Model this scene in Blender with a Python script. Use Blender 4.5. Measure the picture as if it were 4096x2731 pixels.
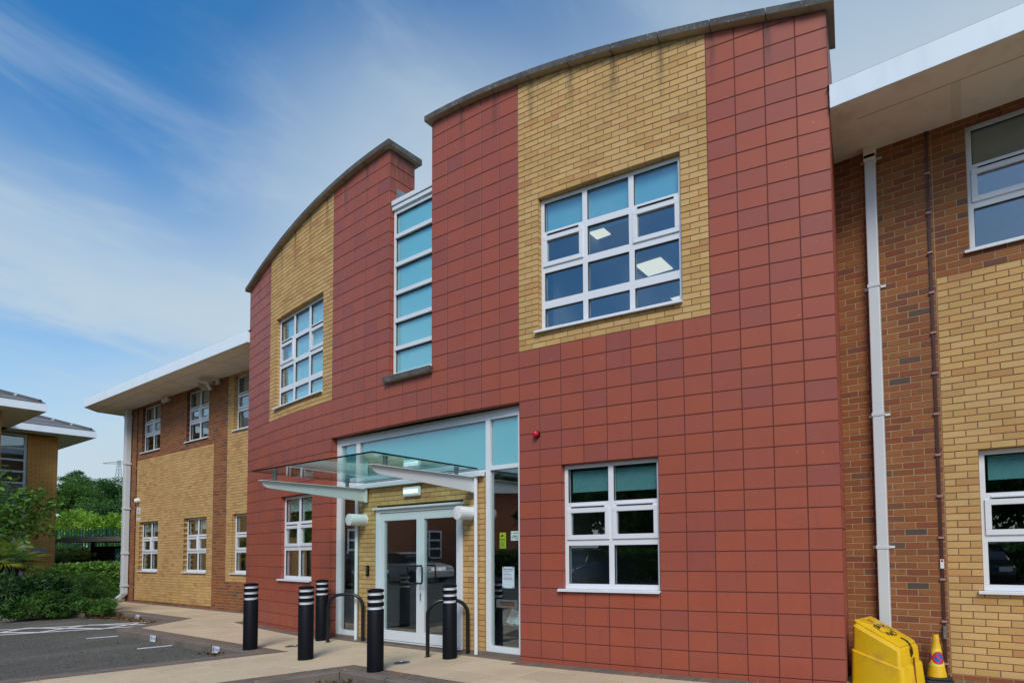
import bpy, math, random
import numpy as np
from mathutils import Vector, Matrix
random.seed(7); rng = np.random.default_rng(7)
sc = bpy.context.scene
for o in list(bpy.data.objects): bpy.data.objects.remove(o)
COL = sc.collection
PI = math.pi; cos = math.cos; sin = math.sin
def rad(a): return math.radians(a)

# ------------------------------------------------------------------ camera
CAM = Vector((7.37607, -5.43415, 1.48190))
CR = Vector((0.861067, 0.508266, -0.015135)); CU = Vector((0.035452, -0.030315, 0.998911)); CF = Vector((-0.507254, 0.860667, 0.044122))
FPX, PPX, PPY = 2221.502, 2582.074, 2084.846          # in pixels of the 4096 wide photograph
cd = bpy.data.cameras.new('camera'); cam = bpy.data.objects.new('camera', cd); COL.objects.link(cam)
cam.matrix_world = Matrix(((CR.x, CU.x, -CF.x, CAM.x), (CR.y, CU.y, -CF.y, CAM.y), (CR.z, CU.z, -CF.z, CAM.z), (0, 0, 0, 1)))
cd.sensor_fit = 'HORIZONTAL'; cd.sensor_width = 36; cd.lens = FPX / 4096 * 36
cd.shift_x = .5 - PPX / 4096; cd.shift_y = (PPY - 1365.5) / 4096
cd.clip_start = .05; cd.clip_end = 3000
sc.camera = cam

# ------------------------------------------------------------------ sky, sun, exposure
SUN_AZ, SUN_EL = rad(142), rad(43)                   # veiled by thin cloud, behind the camera to the right
SKY_SAT, SKY_VAL, VEIL = 1.45, .92, (2.95, 3.55, 3.95, 1)
wd = bpy.data.worlds.new('World'); sc.world = wd; wd.use_nodes = True
nt = wd.node_tree; nt.nodes.clear()
def N(tree, t, **kw):
    n = tree.nodes.new(t)
    for k, v in kw.items():
        if k.startswith('i_'):
            key = k[2:]; n.inputs[int(key) if key.isdigit() else key.replace('_', ' ')].default_value = v
        else: setattr(n, k, v)
    return n
def L(tree, a, b): tree.links.new(a, b)
out = N(nt, 'ShaderNodeOutputWorld'); bg = N(nt, 'ShaderNodeBackground'); bg.inputs['Strength'].default_value = .118
sky = N(nt, 'ShaderNodeTexSky', sky_type='NISHITA'); sky.sun_disc = False
sky.sun_elevation = SUN_EL; sky.sun_rotation = SUN_AZ; sky.altitude = 100; sky.air_density = 1.15; sky.dust_density = 1.2; sky.ozone_density = 2.2
tc = N(nt, 'ShaderNodeTexCoord')
sep = N(nt, 'ShaderNodeSeparateXYZ'); L(nt, tc.outputs['Generated'], sep.inputs[0])
zz = N(nt, 'ShaderNodeMath', operation='MAXIMUM'); zz.inputs[1].default_value = .0; L(nt, sep.outputs[2], zz.inputs[0])
za = N(nt, 'ShaderNodeMath', operation='ADD'); za.inputs[1].default_value = .18; L(nt, zz.outputs[0], za.inputs[0])
dv = N(nt, 'ShaderNodeVectorMath', operation='DIVIDE'); L(nt, tc.outputs['Generated'], dv.inputs[0])
cb = N(nt, 'ShaderNodeCombineXYZ')
for i in range(3): L(nt, za.outputs[0], cb.inputs[i])
L(nt, cb.outputs[0], dv.inputs[1])
hs = N(nt, 'ShaderNodeHueSaturation'); hs.inputs['Saturation'].default_value = SKY_SAT; hs.inputs['Value'].default_value = SKY_VAL; L(nt, sky.outputs[0], hs.inputs['Color'])
ps = N(nt, 'ShaderNodeSeparateXYZ'); L(nt, dv.outputs[0], ps.inputs[0])
def mth(op, a, b=None, clamp=False):
    n = N(nt, 'ShaderNodeMath', operation=op); n.use_clamp = clamp
    for i, v in enumerate((a, b)):
        if v is None: continue
        if isinstance(v, (int, float)): n.inputs[i].default_value = v
        else: L(nt, v, n.inputs[i])
    return n.outputs[0]
def sstep(v, a, b, c, d):
    n = N(nt, 'ShaderNodeMapRange', interpolation_type='SMOOTHSTEP'); L(nt, v, n.inputs[0])
    for i, k in enumerate((a, b, c, d)): n.inputs[i + 1].default_value = k
    return n.outputs[0]
def cnoise(scale3, scale, detail, rough, dist, rot=20, loc=(.3, .7, 0)):
    m = N(nt, 'ShaderNodeMapping'); m.inputs['Scale'].default_value = scale3; m.inputs['Rotation'].default_value = (0, 0, rad(rot)); m.inputs['Location'].default_value = loc; L(nt, dv.outputs[0], m.inputs[0])
    n = N(nt, 'ShaderNodeTexNoise'); n.inputs['Scale'].default_value = scale; n.inputs['Detail'].default_value = detail; n.inputs['Roughness'].default_value = rough; n.inputs['Distortion'].default_value = dist; L(nt, m.outputs[0], n.inputs['Vector']); return n.outputs['Fac']
wisp = cnoise((1.7, .9, 0), 2.1, 7, .6, .5, 20, (1.1, 2.3, 0)); soft = cnoise((1, 1, 0), 1.1, 4, .5, .3, 60, (1.3, .2, 0))
# thin veil that thickens to one side of the sky, wisps everywhere, one brighter streak of cirrus, pale towards the horizon
yv = mth('ADD', ps.outputs[1], mth('MULTIPLY', mth('SUBTRACT', soft, .5), .5))
veil = sstep(yv, .30, 1.02, 0, .84)
wv = sstep(wisp, .40, .72, .02, .36)
xs_ = mth('ADD', ps.outputs[0], mth('ADD', mth('MULTIPLY', mth('SUBTRACT', soft, .5), .7), mth('MULTIPLY', mth('SUBTRACT', wisp, .5), .8)))
streak = mth('MULTIPLY', sstep(mth('ABSOLUTE', mth('ADD', xs_, 1.78)), .0, .56, .74, 0), sstep(ps.outputs[1], -.9, .1, 0, 1))
hor = sstep(sep.outputs[2], .0, .46, .72, 0)
def screen(a, b): return mth('SUBTRACT', 1.0, mth('MULTIPLY', mth('SUBTRACT', 1.0, a), mth('SUBTRACT', 1.0, b)))
dt = N(nt, 'ShaderNodeVectorMath', operation='DOT_PRODUCT'); dt.inputs[1].default_value = (-.68, .55, .48); L(nt, tc.outputs['Generated'], dt.inputs[0])
glow = sstep(dt.outputs['Value'], .955, 1.0, 0, .5)    # brightest part of the veil
cov = screen(screen(veil, wv), screen(screen(streak, glow), hor))
mx = N(nt, 'ShaderNodeMix', data_type='RGBA'); L(nt, cov, mx.inputs['Factor'])
L(nt, hs.outputs[0], mx.inputs['A']); mx.inputs['B'].default_value = VEIL
L(nt, mx.outputs['Result'], bg.inputs['Color']); L(nt, bg.outputs[0], out.inputs[0])

sl = bpy.data.lights.new('sun', 'SUN'); sl.energy = 1.5; sl.angle = rad(24); sl.color = (1, .93, .83)
so = bpy.data.objects.new('sun', sl); COL.objects.link(so)
sd = Vector((sin(SUN_AZ) * cos(SUN_EL), cos(SUN_AZ) * cos(SUN_EL), sin(SUN_EL)))
so.rotation_euler = sd.to_track_quat('Z', 'Y').to_euler()
vs = sc.view_settings; vs.view_transform = 'Standard'; vs.look = 'None'; vs.exposure = 0.66; vs.gamma = 1; vs.use_curve_mapping = False
sc.render.engine = 'CYCLES'
sc.cycles.max_bounces = 10; sc.cycles.transparent_max_bounces = 24; sc.cycles.diffuse_bounces = 4; sc.cycles.glossy_bounces = 4
sc.cycles.sample_clamp_indirect = 6; sc.cycles.caustics_reflective = False; sc.cycles.caustics_refractive = False

# ------------------------------------------------------------------ helpers
def proj(p):
    d = Vector(p) - CAM; z = d.dot(CF)
    if z < .05: return None
    return (PPX + FPX * d.dot(CR) / z, PPY - FPX * d.dot(CU) / z)
def in_frame(p, m=60):
    q = proj(p)
    return q is not None and -m < q[0] < 4096 + m and -m < q[1] < 2731 + m
def px_area(pts):
    q = [proj(p) for p in pts]
    if any(a is None for a in q): return 0
    if not any(0 <= a[0] <= 4096 and 0 <= a[1] <= 2731 for a in q): return 0
    s = 0
    for i in range(len(q)):
        a, b = q[i], q[(i + 1) % len(q)]; s += a[0] * b[1] - b[0] * a[1]
    return abs(s) / 2
def tag(o, label=None, cat=None, group=None, kind=None):
    if label: o['label'] = label
    if cat: o['category'] = cat
    if group: o['group'] = group
    if kind: o['kind'] = kind
    return o
def empty(name, loc=(0, 0, 0), rz=0, label=None, cat=None, group=None):
    o = bpy.data.objects.new(name, None); COL.objects.link(o); o.location = loc; o.rotation_euler = (0, 0, rz); o.empty_display_size = .1
    return tag(o, label, cat, group)
def link(name, me, parent=None):
    o = bpy.data.objects.new(name, me); COL.objects.link(o)
    if parent is not None: o.parent = parent
    return o
class MB:
    def __init__(s): s.v = []; s.f = []
    def add(s, vs, fs, M=None):
        b = len(s.v)
        if M is not None: vs = [tuple(M @ Vector(v)) for v in vs]
        s.v.extend(vs); s.f.extend([tuple(i + b for i in f) for f in fs]); return s
    def box(s, x0, x1, y0, y1, z0, z1, M=None):
        return s.add([(x0, y0, z0), (x1, y0, z0), (x1, y1, z0), (x0, y1, z0), (x0, y0, z1), (x1, y0, z1), (x1, y1, z1), (x0, y1, z1)],
                     [(0, 1, 5, 4), (1, 2, 6, 5), (2, 3, 7, 6), (3, 0, 4, 7), (4, 5, 6, 7), (3, 2, 1, 0)], M)
    def prism(s, poly, z0, z1, M=None):
        n = len(poly); a = sum(poly[i][0] * poly[(i + 1) % n][1] - poly[(i + 1) % n][0] * poly[i][1] for i in range(n))
        if a < 0: poly = poly[::-1]
        vs = [(x, y, z0) for x, y in poly] + [(x, y, z1) for x, y in poly]
        return s.add(vs, [tuple(range(n - 1, -1, -1)), tuple(range(n, 2 * n))] + [(i, (i + 1) % n, n + (i + 1) % n, n + i) for i in range(n)], M)
    def lathe(s, prof, n=24, M=None, cap=True):
        vs = []; fs = []
        for r, z in prof:
            for i in range(n): a = 2 * PI * i / n; vs.append((r * cos(a), r * sin(a), z))
        for k in range(len(prof) - 1):
            for i in range(n):
                j = (i + 1) % n; fs.append((k * n + i, k * n + j, (k + 1) * n + j, (k + 1) * n + i))
        if cap: fs.append(tuple(range(n - 1, -1, -1))); fs.append(tuple(range((len(prof) - 1) * n, len(prof) * n)))
        return s.add(vs, fs, M)
    def tube(s, pts, r, n=8, M=None, taper=None):
        pts = [Vector(p) for p in pts]; vs = []; fs = []; m = len(pts); up = Vector((0, 0, 1)); px = None
        for i, p in enumerate(pts):
            d = (pts[min(i + 1, m - 1)] - pts[max(i - 1, 0)]).normalized()
            if px is None:
                a = up if abs(d.z) < .9 else Vector((1, 0, 0)); px = d.cross(a).normalized()
            else: px = (px - d * px.dot(d)).normalized()
            q = d.cross(px); rr = r if taper is None else r + (taper - r) * i / (m - 1)
            for k in range(n): a = 2 * PI * k / n; vs.append(tuple(p + (px * cos(a) + q * sin(a)) * rr))
        for i in range(m - 1):
            for k in range(n): j = (k + 1) % n; fs.append((i * n + k, i * n + j, (i + 1) * n + j, (i + 1) * n + k))
        fs.append(tuple(range(n - 1, -1, -1))); fs.append(tuple(range((m - 1) * n, m * n)))
        return s.add(vs, fs, M)
    def mesh(s, name, mat, smooth=None):
        me = bpy.data.meshes.new(name); me.from_pydata(s.v, [], s.f)
        if mat is not None: me.materials.append(mat)
        if smooth is not None:
            me.polygons.foreach_set('use_smooth', [True] * len(me.polygons)); me.set_sharp_from_angle(angle=rad(smooth))
        me.update(); return me
    def build(s, name, mat, parent=None, smooth=None, bevel=None, loc=None, rz=None):
        o = link(name, s.mesh(name, mat, smooth), parent)
        if loc is not None: o.location = loc
        if rz is not None: o.rotation_euler = (0, 0, rz)
        if bevel:
            b = o.modifiers.new('bevel', 'BEVEL'); b.width = bevel; b.segments = 2; b.limit_method = 'ANGLE'; b.angle_limit = rad(40); b.harden_normals = False
        return o
def text_mesh(txt, size, mat, name='lettering', align='CENTER', extrude=.0006, xs=1.0, bold=0.0):
    cu = bpy.data.curves.new('t', 'FONT'); cu.body = txt; cu.size = size; cu.align_x = align; cu.align_y = 'CENTER'; cu.extrude = extrude; cu.resolution_u = 3; cu.offset = bold
    o = bpy.data.objects.new('t', cu); COL.objects.link(o)
    dg = bpy.context.evaluated_depsgraph_get(); me = bpy.data.meshes.new_from_object(o.evaluated_get(dg)); me.name = name
    bpy.data.objects.remove(o); bpy.data.curves.remove(cu)
    if xs != 1: me.transform(Matrix.Diagonal((xs, 1, 1, 1)))
    me.materials.clear(); me.materials.append(mat); return me
def put(name, me, parent, M):
    o = link(name, me, parent); o.matrix_local = M; return o
def frame_M(o, rz):   # local x along the wall to the right, y into the wall, z up
    return Matrix.Translation(Vector(o)) @ Matrix.Rotation(rz, 4, 'Z')
FACE = Matrix.Rotation(PI / 2, 4, 'X')     # lays text (x right, y up) onto a wall that faces -y

# ------------------------------------------------------------------ materials
def newmat(name):
    m = bpy.data.materials.new(name); m.use_nodes = True; t = m.node_tree
    return m, t, t.nodes['Principled BSDF']
def pos(t, scale=(1, 1, 1)):
    g = N(t, 'ShaderNodeNewGeometry'); mp = N(t, 'ShaderNodeMapping'); mp.inputs['Scale'].default_value = scale; L(t, g.outputs['Position'], mp.inputs[0]); return mp.outputs[0]
def noise(t, vec, scale, detail=3, rough=.55):
    n = N(t, 'ShaderNodeTexNoise'); n.inputs['Scale'].default_value = scale; n.inputs['Detail'].default_value = detail; n.inputs['Roughness'].default_value = rough; L(t, vec, n.inputs['Vector']); return n.outputs['Fac']
def rng_(t, v, a, b, c, d):
    n = N(t, 'ShaderNodeMapRange'); L(t, v, n.inputs[0])
    for i, k in enumerate((a, b, c, d)): n.inputs[i + 1].default_value = k
    return n.outputs[0]
def mixc(t, fac, a, b, mode='MIX'):
    n = N(t, 'ShaderNodeMix', data_type='RGBA', blend_type=mode)
    if isinstance(fac, (int, float)): n.inputs['Factor'].default_value = fac
    else: L(t, fac, n.inputs['Factor'])
    for k, v in (('A', a), ('B', b)):
        if isinstance(v, tuple): n.inputs[k].default_value = (*v[:3], 1)
        else: L(t, v, n.inputs[k])
    return n.outputs['Result']
def ramp(t, v, stops, interp='LINEAR'):
    n = N(t, 'ShaderNodeValToRGB'); L(t, v, n.inputs[0]); cr = n.color_ramp; cr.interpolation = interp
    while len(cr.elements) > len(stops): cr.elements.remove(cr.elements[-1])
    while len(cr.elements) < len(stops): cr.elements.new(.5)
    for e, (p, c) in zip(cr.elements, stops): e.position = p; e.color = (*c[:3], 1)
    return n.outputs[0]
def bump(t, b, h, strength=.3, dist=.01):
    n = N(t, 'ShaderNodeBump'); n.inputs['Strength'].default_value = strength; n.inputs['Distance'].default_value = dist; L(t, h, n.inputs['Height']); L(t, n.outputs[0], b.inputs['Normal'])
def rnd(t, island):
    if island: return N(t, 'ShaderNodeNewGeometry').outputs['Random Per Island']
    return N(t, 'ShaderNodeObjectInfo').outputs['Random']
def plain(name, col, rough=.5, metal=0, spec=.5, nz=0, nscale=8, bmp=0, bscale=60, dirt=None):
    m, t, b = newmat(name); b.inputs['Roughness'].default_value = rough; b.inputs['Metallic'].default_value = metal; b.inputs['Specular IOR Level'].default_value = spec
    c = col
    if nz:
        f = noise(t, pos(t), nscale, 4); c = mixc(t, f, tuple(v * (1 - nz) for v in col), tuple(min(1, v * (1 + nz)) for v in col))
    if dirt:
        f = rng_(t, noise(t, pos(t, dirt[2] if len(dirt) > 2 else (1, 1, 1)), dirt[1], 5, .65), .5, .72, 0, .75); c = mixc(t, f, c, dirt[0])
    if isinstance(c, tuple): b.inputs['Base Color'].default_value = (*c, 1)
    else: L(t, c, b.inputs['Base Color'])
    if bmp: bump(t, b, noise(t, pos(t), bscale, 3), bmp, .004)
    return m
def coping_stain(t):
    g = N(t, 'ShaderNodeNewGeometry'); sp = N(t, 'ShaderNodeSeparateXYZ'); L(t, g.outputs['Position'], sp.inputs[0])
    def M(op, a, b=None):
        n = N(t, 'ShaderNodeMath', operation=op)
        for i, v in enumerate((a, b)):
            if v is None: continue
            if isinstance(v, (int, float)): n.inputs[i].default_value = v
            else: L(t, v, n.inputs[i])
        return n.outputs[0]
    d = M('MULTIPLY', M('ARCTAN2', sp.outputs[0], M('SUBTRACT', 35.4505, sp.outputs[1])), 35.4505 / .3375)
    d2 = M('MULTIPLY', d, d); zt_ = M('ADD', 7.9575, M('ADD', M('MULTIPLY', d2, -.0125 * .225), M('MULTIPLY', M('MULTIPLY', d2, d2), 8.8e-6 * .225)))
    dep = M('SUBTRACT', zt_, sp.outputs[2]); u = M('DIVIDE', M('SUBTRACT', M('ABSOLUTE', d), 1.5), 1.8889)
    dist = M('MULTIPLY', M('ABSOLUTE', M('SUBTRACT', M('FRACT', M('ADD', u, .5)), .5)), 1.8889 * .3375)
    nz = noise(t, pos(t, (1, 1, .25)), 22, 4, .6)
    f = M('MULTIPLY', rng_(t, dist, .012, .075, 1, 0), rng_(t, dep, .05, .75, 1, 0))
    band = M('MULTIPLY', rng_(t, dep, .0, .16, .8, 0), rng_(t, noise(t, pos(t), 5, 3), .4, .65, 0, 1))
    return M('MULTIPLY', M('MAXIMUM', f, band), rng_(t, nz, .35, .65, .25, .95))
def tile_mat(island):
    m, t, b = newmat('red_tile' + ('_i' if island else '')); r = rnd(t, island)
    c = ramp(t, r, [(0, (.350, .090, .051)), (.25, (.360, .091, .051)), (.55, (.338, .089, .055)), (.80, (.325, .087, .058)), (.93, (.305, .084, .060)), (1, (.285, .081, .062))])
    f = noise(t, pos(t), 2.2, 3); c = mixc(t, rng_(t, f, .35, .7, 0, .35), c, (.285, .072, .046))
    f2 = noise(t, pos(t, (1, 1, .16)), 9, 4, .6); c = mixc(t, rng_(t, f2, .58, .8, 0, .4), c, (.22, .062, .048))
    c = mixc(t, coping_stain(t), c, (.085, .045, .036)); ch = rng_(t, noise(t, pos(t), 26, 2, .4), .73, .76, 0, .5); c = mixc(t, ch, c, (.42, .20, .15))
    L(t, c, b.inputs['Base Color']); b.inputs['Specular IOR Level'].default_value = .32
    L(t, rng_(t, noise(t, pos(t), 14, 3), .3, .7, .40, .56), b.inputs['Roughness'])
    bump(t, b, noise(t, pos(t), 180, 2), .12, .001)
    return m
def brick_mat(kind, island):
    m, t, b = newmat(kind + '_brick' + ('_i' if island else '')); r = rnd(t, island); p = pos(t)
    if kind == 'buff':
        c = ramp(t, r, [(0, (.50, .315, .115)), (.3, (.57, .365, .140)), (.65, (.61, .41, .175)), (.85, (.58, .36, .135)), (.95, (.53, .30, .115)), (1, (.46, .245, .10))])
        sp = rng_(t, noise(t, p, 170, 2, .4), .645, .70, 0, .75); c = mixc(t, sp, c, (.16, .075, .03)); c = mixc(t, coping_stain(t), c, (.085, .065, .045))
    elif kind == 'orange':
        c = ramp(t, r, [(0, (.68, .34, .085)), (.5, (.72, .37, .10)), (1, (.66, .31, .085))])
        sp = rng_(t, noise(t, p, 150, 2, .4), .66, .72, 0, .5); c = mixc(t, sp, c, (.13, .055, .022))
    else:
        c = ramp(t, r, [(0, (.225, .078, .030)), (.3, (.285, .106, .038)), (.6, (.31, .125, .046)), (.78, (.25, .074, .036)), (.92, (.21, .070, .038)), (.985, (.16, .072, .048)), (1, (.075, .070, .070))])
        g = rng_(t, noise(t, pos(t, (1, 1, 2.2)), 5.5, 2, .5), .60, .72, 0, .6); c = mixc(t, g, c, (.105, .070, .055))
        sp = rng_(t, noise(t, p, 150, 2, .4), .63, .69, 0, .8); c = mixc(t, sp, c, (.05, .025, .015))
    f = noise(t, p, 1.6, 4); c = mixc(t, rng_(t, f, .4, .75, 0, .22), c, (.18, .12, .07))
    L(t, c, b.inputs['Base Color']); b.inputs['Roughness'].default_value = .85; b.inputs['Specular IOR Level'].default_value = .25
    bump(t, b, noise(t, p, 120, 3), .35, .003)
    return m
MT = {}
MT['tile'] = (tile_mat(0), tile_mat(1))
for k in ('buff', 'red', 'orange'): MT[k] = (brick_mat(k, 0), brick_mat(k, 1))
M_joint = plain('dark_red_joint', (.105, .027, .021), .9)
M_mbuff = plain('brown_mortar', (.205, .125, .072), .95, nz=.25, nscale=30)
M_mred = plain('sandy_mortar', (.36, .265, .150), .95, nz=.25, nscale=30)
M_white = plain('white_upvc', (.72, .76, .80), .32, spec=.5)
M_alu = plain('white_aluminium', (.70, .76, .80), .34, nz=.04)
M_fascia = plain('white_fascia', (.78, .88, .95), .38, dirt=((.70, .80, .86), 3.5, (1, 1, .3)))
M_soffit = plain('soffit_board', (.90, .84, .72), .6, nz=.06, nscale=3, dirt=((.70, .62, .48), 3.0))
M_sofwash = plain('soffit_panel', (.78, .73, .62), .55, nz=.05, nscale=3)
M_pipe = plain('white_pipe', (.60, .66, .69), .38, nz=.05, nscale=2)
M_black = plain('black_plastic', (.005, .006, .009), .55, spec=.14, nz=.3, nscale=4)
M_blackmetal = plain('black_metal', (.008, .009, .011), .28, spec=.5)
M_band = plain('reflective_band', (.70, .75, .80), .35)
M_dark = plain('dark_interior', (.02, .021, .024), .9)
M_inwall = plain('interior_wall', (.22, .24, .25), .9)
M_inceil = plain('interior_ceiling', (.35, .36, .36), .9)
M_infloor = plain('interior_floor', (.05, .05, .055), .8)
M_teal = plain('teal_blind', (.17, .40, .42), .85); M_tealhi = plain('teal_panel', (.17, .70, .78), .7); M_bluebl = plain('blue_blind', (.20, .56, .72), .85)
M_pale = plain('pale_blind', (.62, .72, .70), .85)
M_cyan = plain('sky_tinted_blind', (.42, .92, 1.0), .6)  # pale blind; blue sky reflected in the glass is put into its colour
M_zinc = plain('zinc_flashing', (.20, .27, .30), .5, metal=.3, dirt=((.1, .12, .12), 6))
M_steel = plain('brushed_steel', (.42, .44, .46), .35, metal=.9)
M_greypost = plain('grey_spacer', (.10, .13, .14), .45, metal=.2)
M_gold = plain('brown_tape', (.060, .020, .014), .5)
M_clip = plain('pink_clip', (.36, .20, .19), .5)
M_red = plain('red_lens', (.55, .012, .018), .25)
M_yellow = plain('yellow_plastic', (.70, .45, .006), .42, nz=.07, nscale=5, dirt=((.50, .28, .04), 5))
M_conesleeve = plain('pale_sleeve', (.72, .60, .08), .4, nz=.05)
M_rubber = plain('black_rubber', (.018, .02, .022), .7, nz=.3, nscale=9)
M_blue = plain('sign_blue', (.012, .10, .42), .4)
M_sred = plain('sign_red', (.55, .02, .03), .4)
M_signw = plain('sign_white', (.72, .76, .80), .4)
M_signg = plain('sign_green', (.004, .12, .07), .4)
M_signy = plain('sign_yellow', (.55, .34, .01), .45)
M_signlime = plain('sign_lime', (.30, .46, .02), .5)
M_ink = plain('black_ink', (.01, .01, .012), .6)
M_paper = plain('paper', (.55, .68, .76), .7)
M_rust = plain('rust', (.17, .05, .016), .9)
M_line = plain('white_paint', (.74, .75, .75), .7, nz=.06, nscale=15, dirt=((.35, .36, .36), 12))
M_kerb = plain('kerb_concrete', (.175, .148, .124), .9, nz=.2, nscale=3, bmp=.5, bscale=90, dirt=((.10, .088, .070), 2.2))
M_slate = plain('roof_slate', (.16, .165, .165), .7, nz=.35, nscale=6)
M_ridge = plain('ridge_tile', (.075, .072, .072), .8, nz=.3, nscale=12)
M_lead = plain('lead_clip', (.30, .33, .35), .6)
M_fence = plain('green_paint', (.004, .050, .040), .55, spec=.25, nz=.15)
M_cladblack = plain('black_cladding', (.006, .006, .007), .6)
M_concr = plain('grey_fascia', (.30, .265, .235), .8, nz=.2)
M_teal_sign = plain('teal_sign', (.02, .28, .25), .5)
M_bark = plain('bark', (.055, .045, .036), .9, nz=.4, nscale=14, bmp=.6, bscale=40)
M_twig = plain('twig', (.13, .10, .085), .9, nz=.3, nscale=20)
M_soil = plain('soil', (.045, .030, .020), .95, nz=.4, nscale=8, bmp=.8, bscale=30)
M_lamp = plain('white_dome', (.75, .77, .78), .3)
M_drum = plain('white_drum', (.70, .76, .77), .35)
M_canarm = plain('white_powder_coat', (.62, .68, .68), .4)
M_rubgrey = plain('grey_steel', (.25, .27, .30), .4, metal=.5)
def glass_mat(name, tint, extra=.05, gain=2.0, rough=0.0, ior=1.5):
    m = bpy.data.materials.new(name); m.use_nodes = True; t = m.node_tree; t.nodes.clear()
    o = N(t, 'ShaderNodeOutputMaterial'); mxs = N(t, 'ShaderNodeMixShader'); tr = N(t, 'ShaderNodeBsdfTransparent'); gl = N(t, 'ShaderNodeBsdfGlossy')
    tr.inputs[0].default_value = (*tint, 1); gl.inputs['Roughness'].default_value = rough; gl.inputs['Color'].default_value = (.92, .97, 1, 1)
    lw = N(t, 'ShaderNodeLayerWeight'); lw.inputs[0].default_value = .5; pw = N(t, 'ShaderNodeMath', operation='POWER'); pw.inputs[1].default_value = 5; L(t, lw.outputs['Facing'], pw.inputs[0])
    fr = N(t, 'ShaderNodeMath', operation='MULTIPLY_ADD'); fr.inputs[1].default_value = .96; fr.inputs[2].default_value = .04; L(t, pw.outputs[0], fr.inputs[0])
    a = N(t, 'ShaderNodeMath', operation='MULTIPLY_ADD'); a.inputs[1].default_value = gain; a.inputs[2].default_value = extra; a.use_clamp = True
    L(t, fr.outputs[0], a.inputs[0]); L(t, a.outputs[0], mxs.inputs[0]); L(t, tr.outputs[0], mxs.inputs[1]); L(t, gl.outputs[0], mxs.inputs[2]); L(t, mxs.outputs[0], o.inputs[0])
    return m
M_glass = glass_mat('window_glass', (.90, .965, .965), .09, 1.4)
M_canglass = glass_mat('canopy_glass', (.84, .96, .93), .0, .8)
def emit(name, col, s):
    m, t, b = newmat(name); b.inputs['Base Color'].default_value = (*col, 1); b.inputs['Emission Color'].default_value = (*col, 1); b.inputs['Emission Strength'].default_value = s; return m
M_panel = emit('lit_light_panel', (1, .90, .70), .62)
M_bulk = emit('lit_diffuser', (.80, .95, .95), .75)
def coping_mat():
    m, t, b = newmat('weathered_coping'); p = pos(t)
    g = N(t, 'ShaderNodeNewGeometry'); s = N(t, 'ShaderNodeSeparateXYZ'); L(t, g.outputs['True Normal'], s.inputs[0])
    stain = mixc(t, rng_(t, noise(t, p, 5, 4), .35, .65, 0, 1), (.105, .105, .098), (.055, .057, .058))
    lich = rng_(t, noise(t, p, 38, 3, .5), .62, .68, 0, .8); stain = mixc(t, lich, stain, (.27, .30, .28))
    cream = mixc(t, rng_(t, noise(t, p, 9, 4), .5, .72, 0, .6), (.40, .33, .215), (.20, .165, .12))
    L(t, mixc(t, rng_(t, s.outputs[2], -.6, -.4, 1, 0), stain, cream), b.inputs['Base Color']); b.inputs['Roughness'].default_value = .9
    bump(t, b, noise(t, p, 70, 4), .5, .004); return m
M_coping = coping_mat()
def slab_mat(island):
    m, t, b = newmat('buff_slab' + ('_i' if island else '')); p = pos(t); r = rnd(t, island)
    c = ramp(t, r, [(0, (.50, .41, .275)), (.35, (.56, .46, .31)), (.7, (.60, .49, .33)), (1, (.54, .43, .285))])
    c = mixc(t, rng_(t, noise(t, p, 1.1, 5, .6), .45, .7, 0, .5), c, (.43, .34, .22)); c = mixc(t, rng_(t, noise(t, p, 3.5, 6, .7), .58, .75, 0, .45), c, (.30, .25, .18)); c = mixc(t, rng_(t, noise(t, p, 48, 2, .5), .60, .68, 0, .4), c, (.72, .65, .52))
    c = mixc(t, rng_(t, noise(t, p, 190, 2, .5), .60, .70, 0, .6), c, (.56, .50, .40))
    c = mixc(t, rng_(t, noise(t, p, 150, 2, .5), .62, .70, 0, .5), c, (.17, .13, .085))
    L(t, c, b.inputs['Base Color']); b.inputs['Roughness'].default_value = .85; b.inputs['Specular IOR Level'].default_value = .3
    bump(t, b, noise(t, p, 130, 3), .35, .003); return m
MT['slab'] = (slab_mat(0), slab_mat(1))
def block_mat(island):
    m, t, b = newmat('paving_block' + ('_i' if island else '')); p = pos(t); r = rnd(t, island)
    c = ramp(t, r, [(0, (.155, .105, .075)), (.3, (.20, .135, .09)), (.55, (.165, .135, .105)), (.8, (.125, .112, .095)), (1, (.19, .115, .08))])
    c = mixc(t, rng_(t, noise(t, p, 60, 3), .5, .75, 0, .4), c, (.10, .085, .07))
    L(t, c, b.inputs['Base Color']); b.inputs['Roughness'].default_value = .85; bump(t, b, noise(t, p, 120, 3), .4, .003); return m
MT['block'] = (block_mat(0), block_mat(1))
def asphalt():
    m, t, b = newmat('asphalt'); p = pos(t)
    c = mixc(t, rng_(t, noise(t, p, 95, 3, .7), .36, .66, 0, 1), (.055, .055, .047), (.235, .230, .200))
    c = mixc(t, rng_(t, noise(t, p, 26, 3, .7), .42, .62, 0, .75), c, (.055, .056, .048))
    c = mixc(t, rng_(t, noise(t, p, .55, 5, .62), .42, .66, 0, .55), c, (.078, .078, .067))
    c = mixc(t, rng_(t, noise(t, pos(t, (1, .3, 1)), 1.6, 5, .65), .50, .72, 0, .5), c, (.20, .197, .172))
    c = mixc(t, rng_(t, noise(t, p, 30, 2, .5), .64, .68, 0, .8), c, (.36, .355, .32))
    L(t, c, b.inputs['Base Color']); b.inputs['Roughness'].default_value = .9; b.inputs['Specular IOR Level'].default_value = .2; bump(t, b, noise(t, p, 60, 4, .7), .9, .012); return m
M_asph = asphalt()
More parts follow.
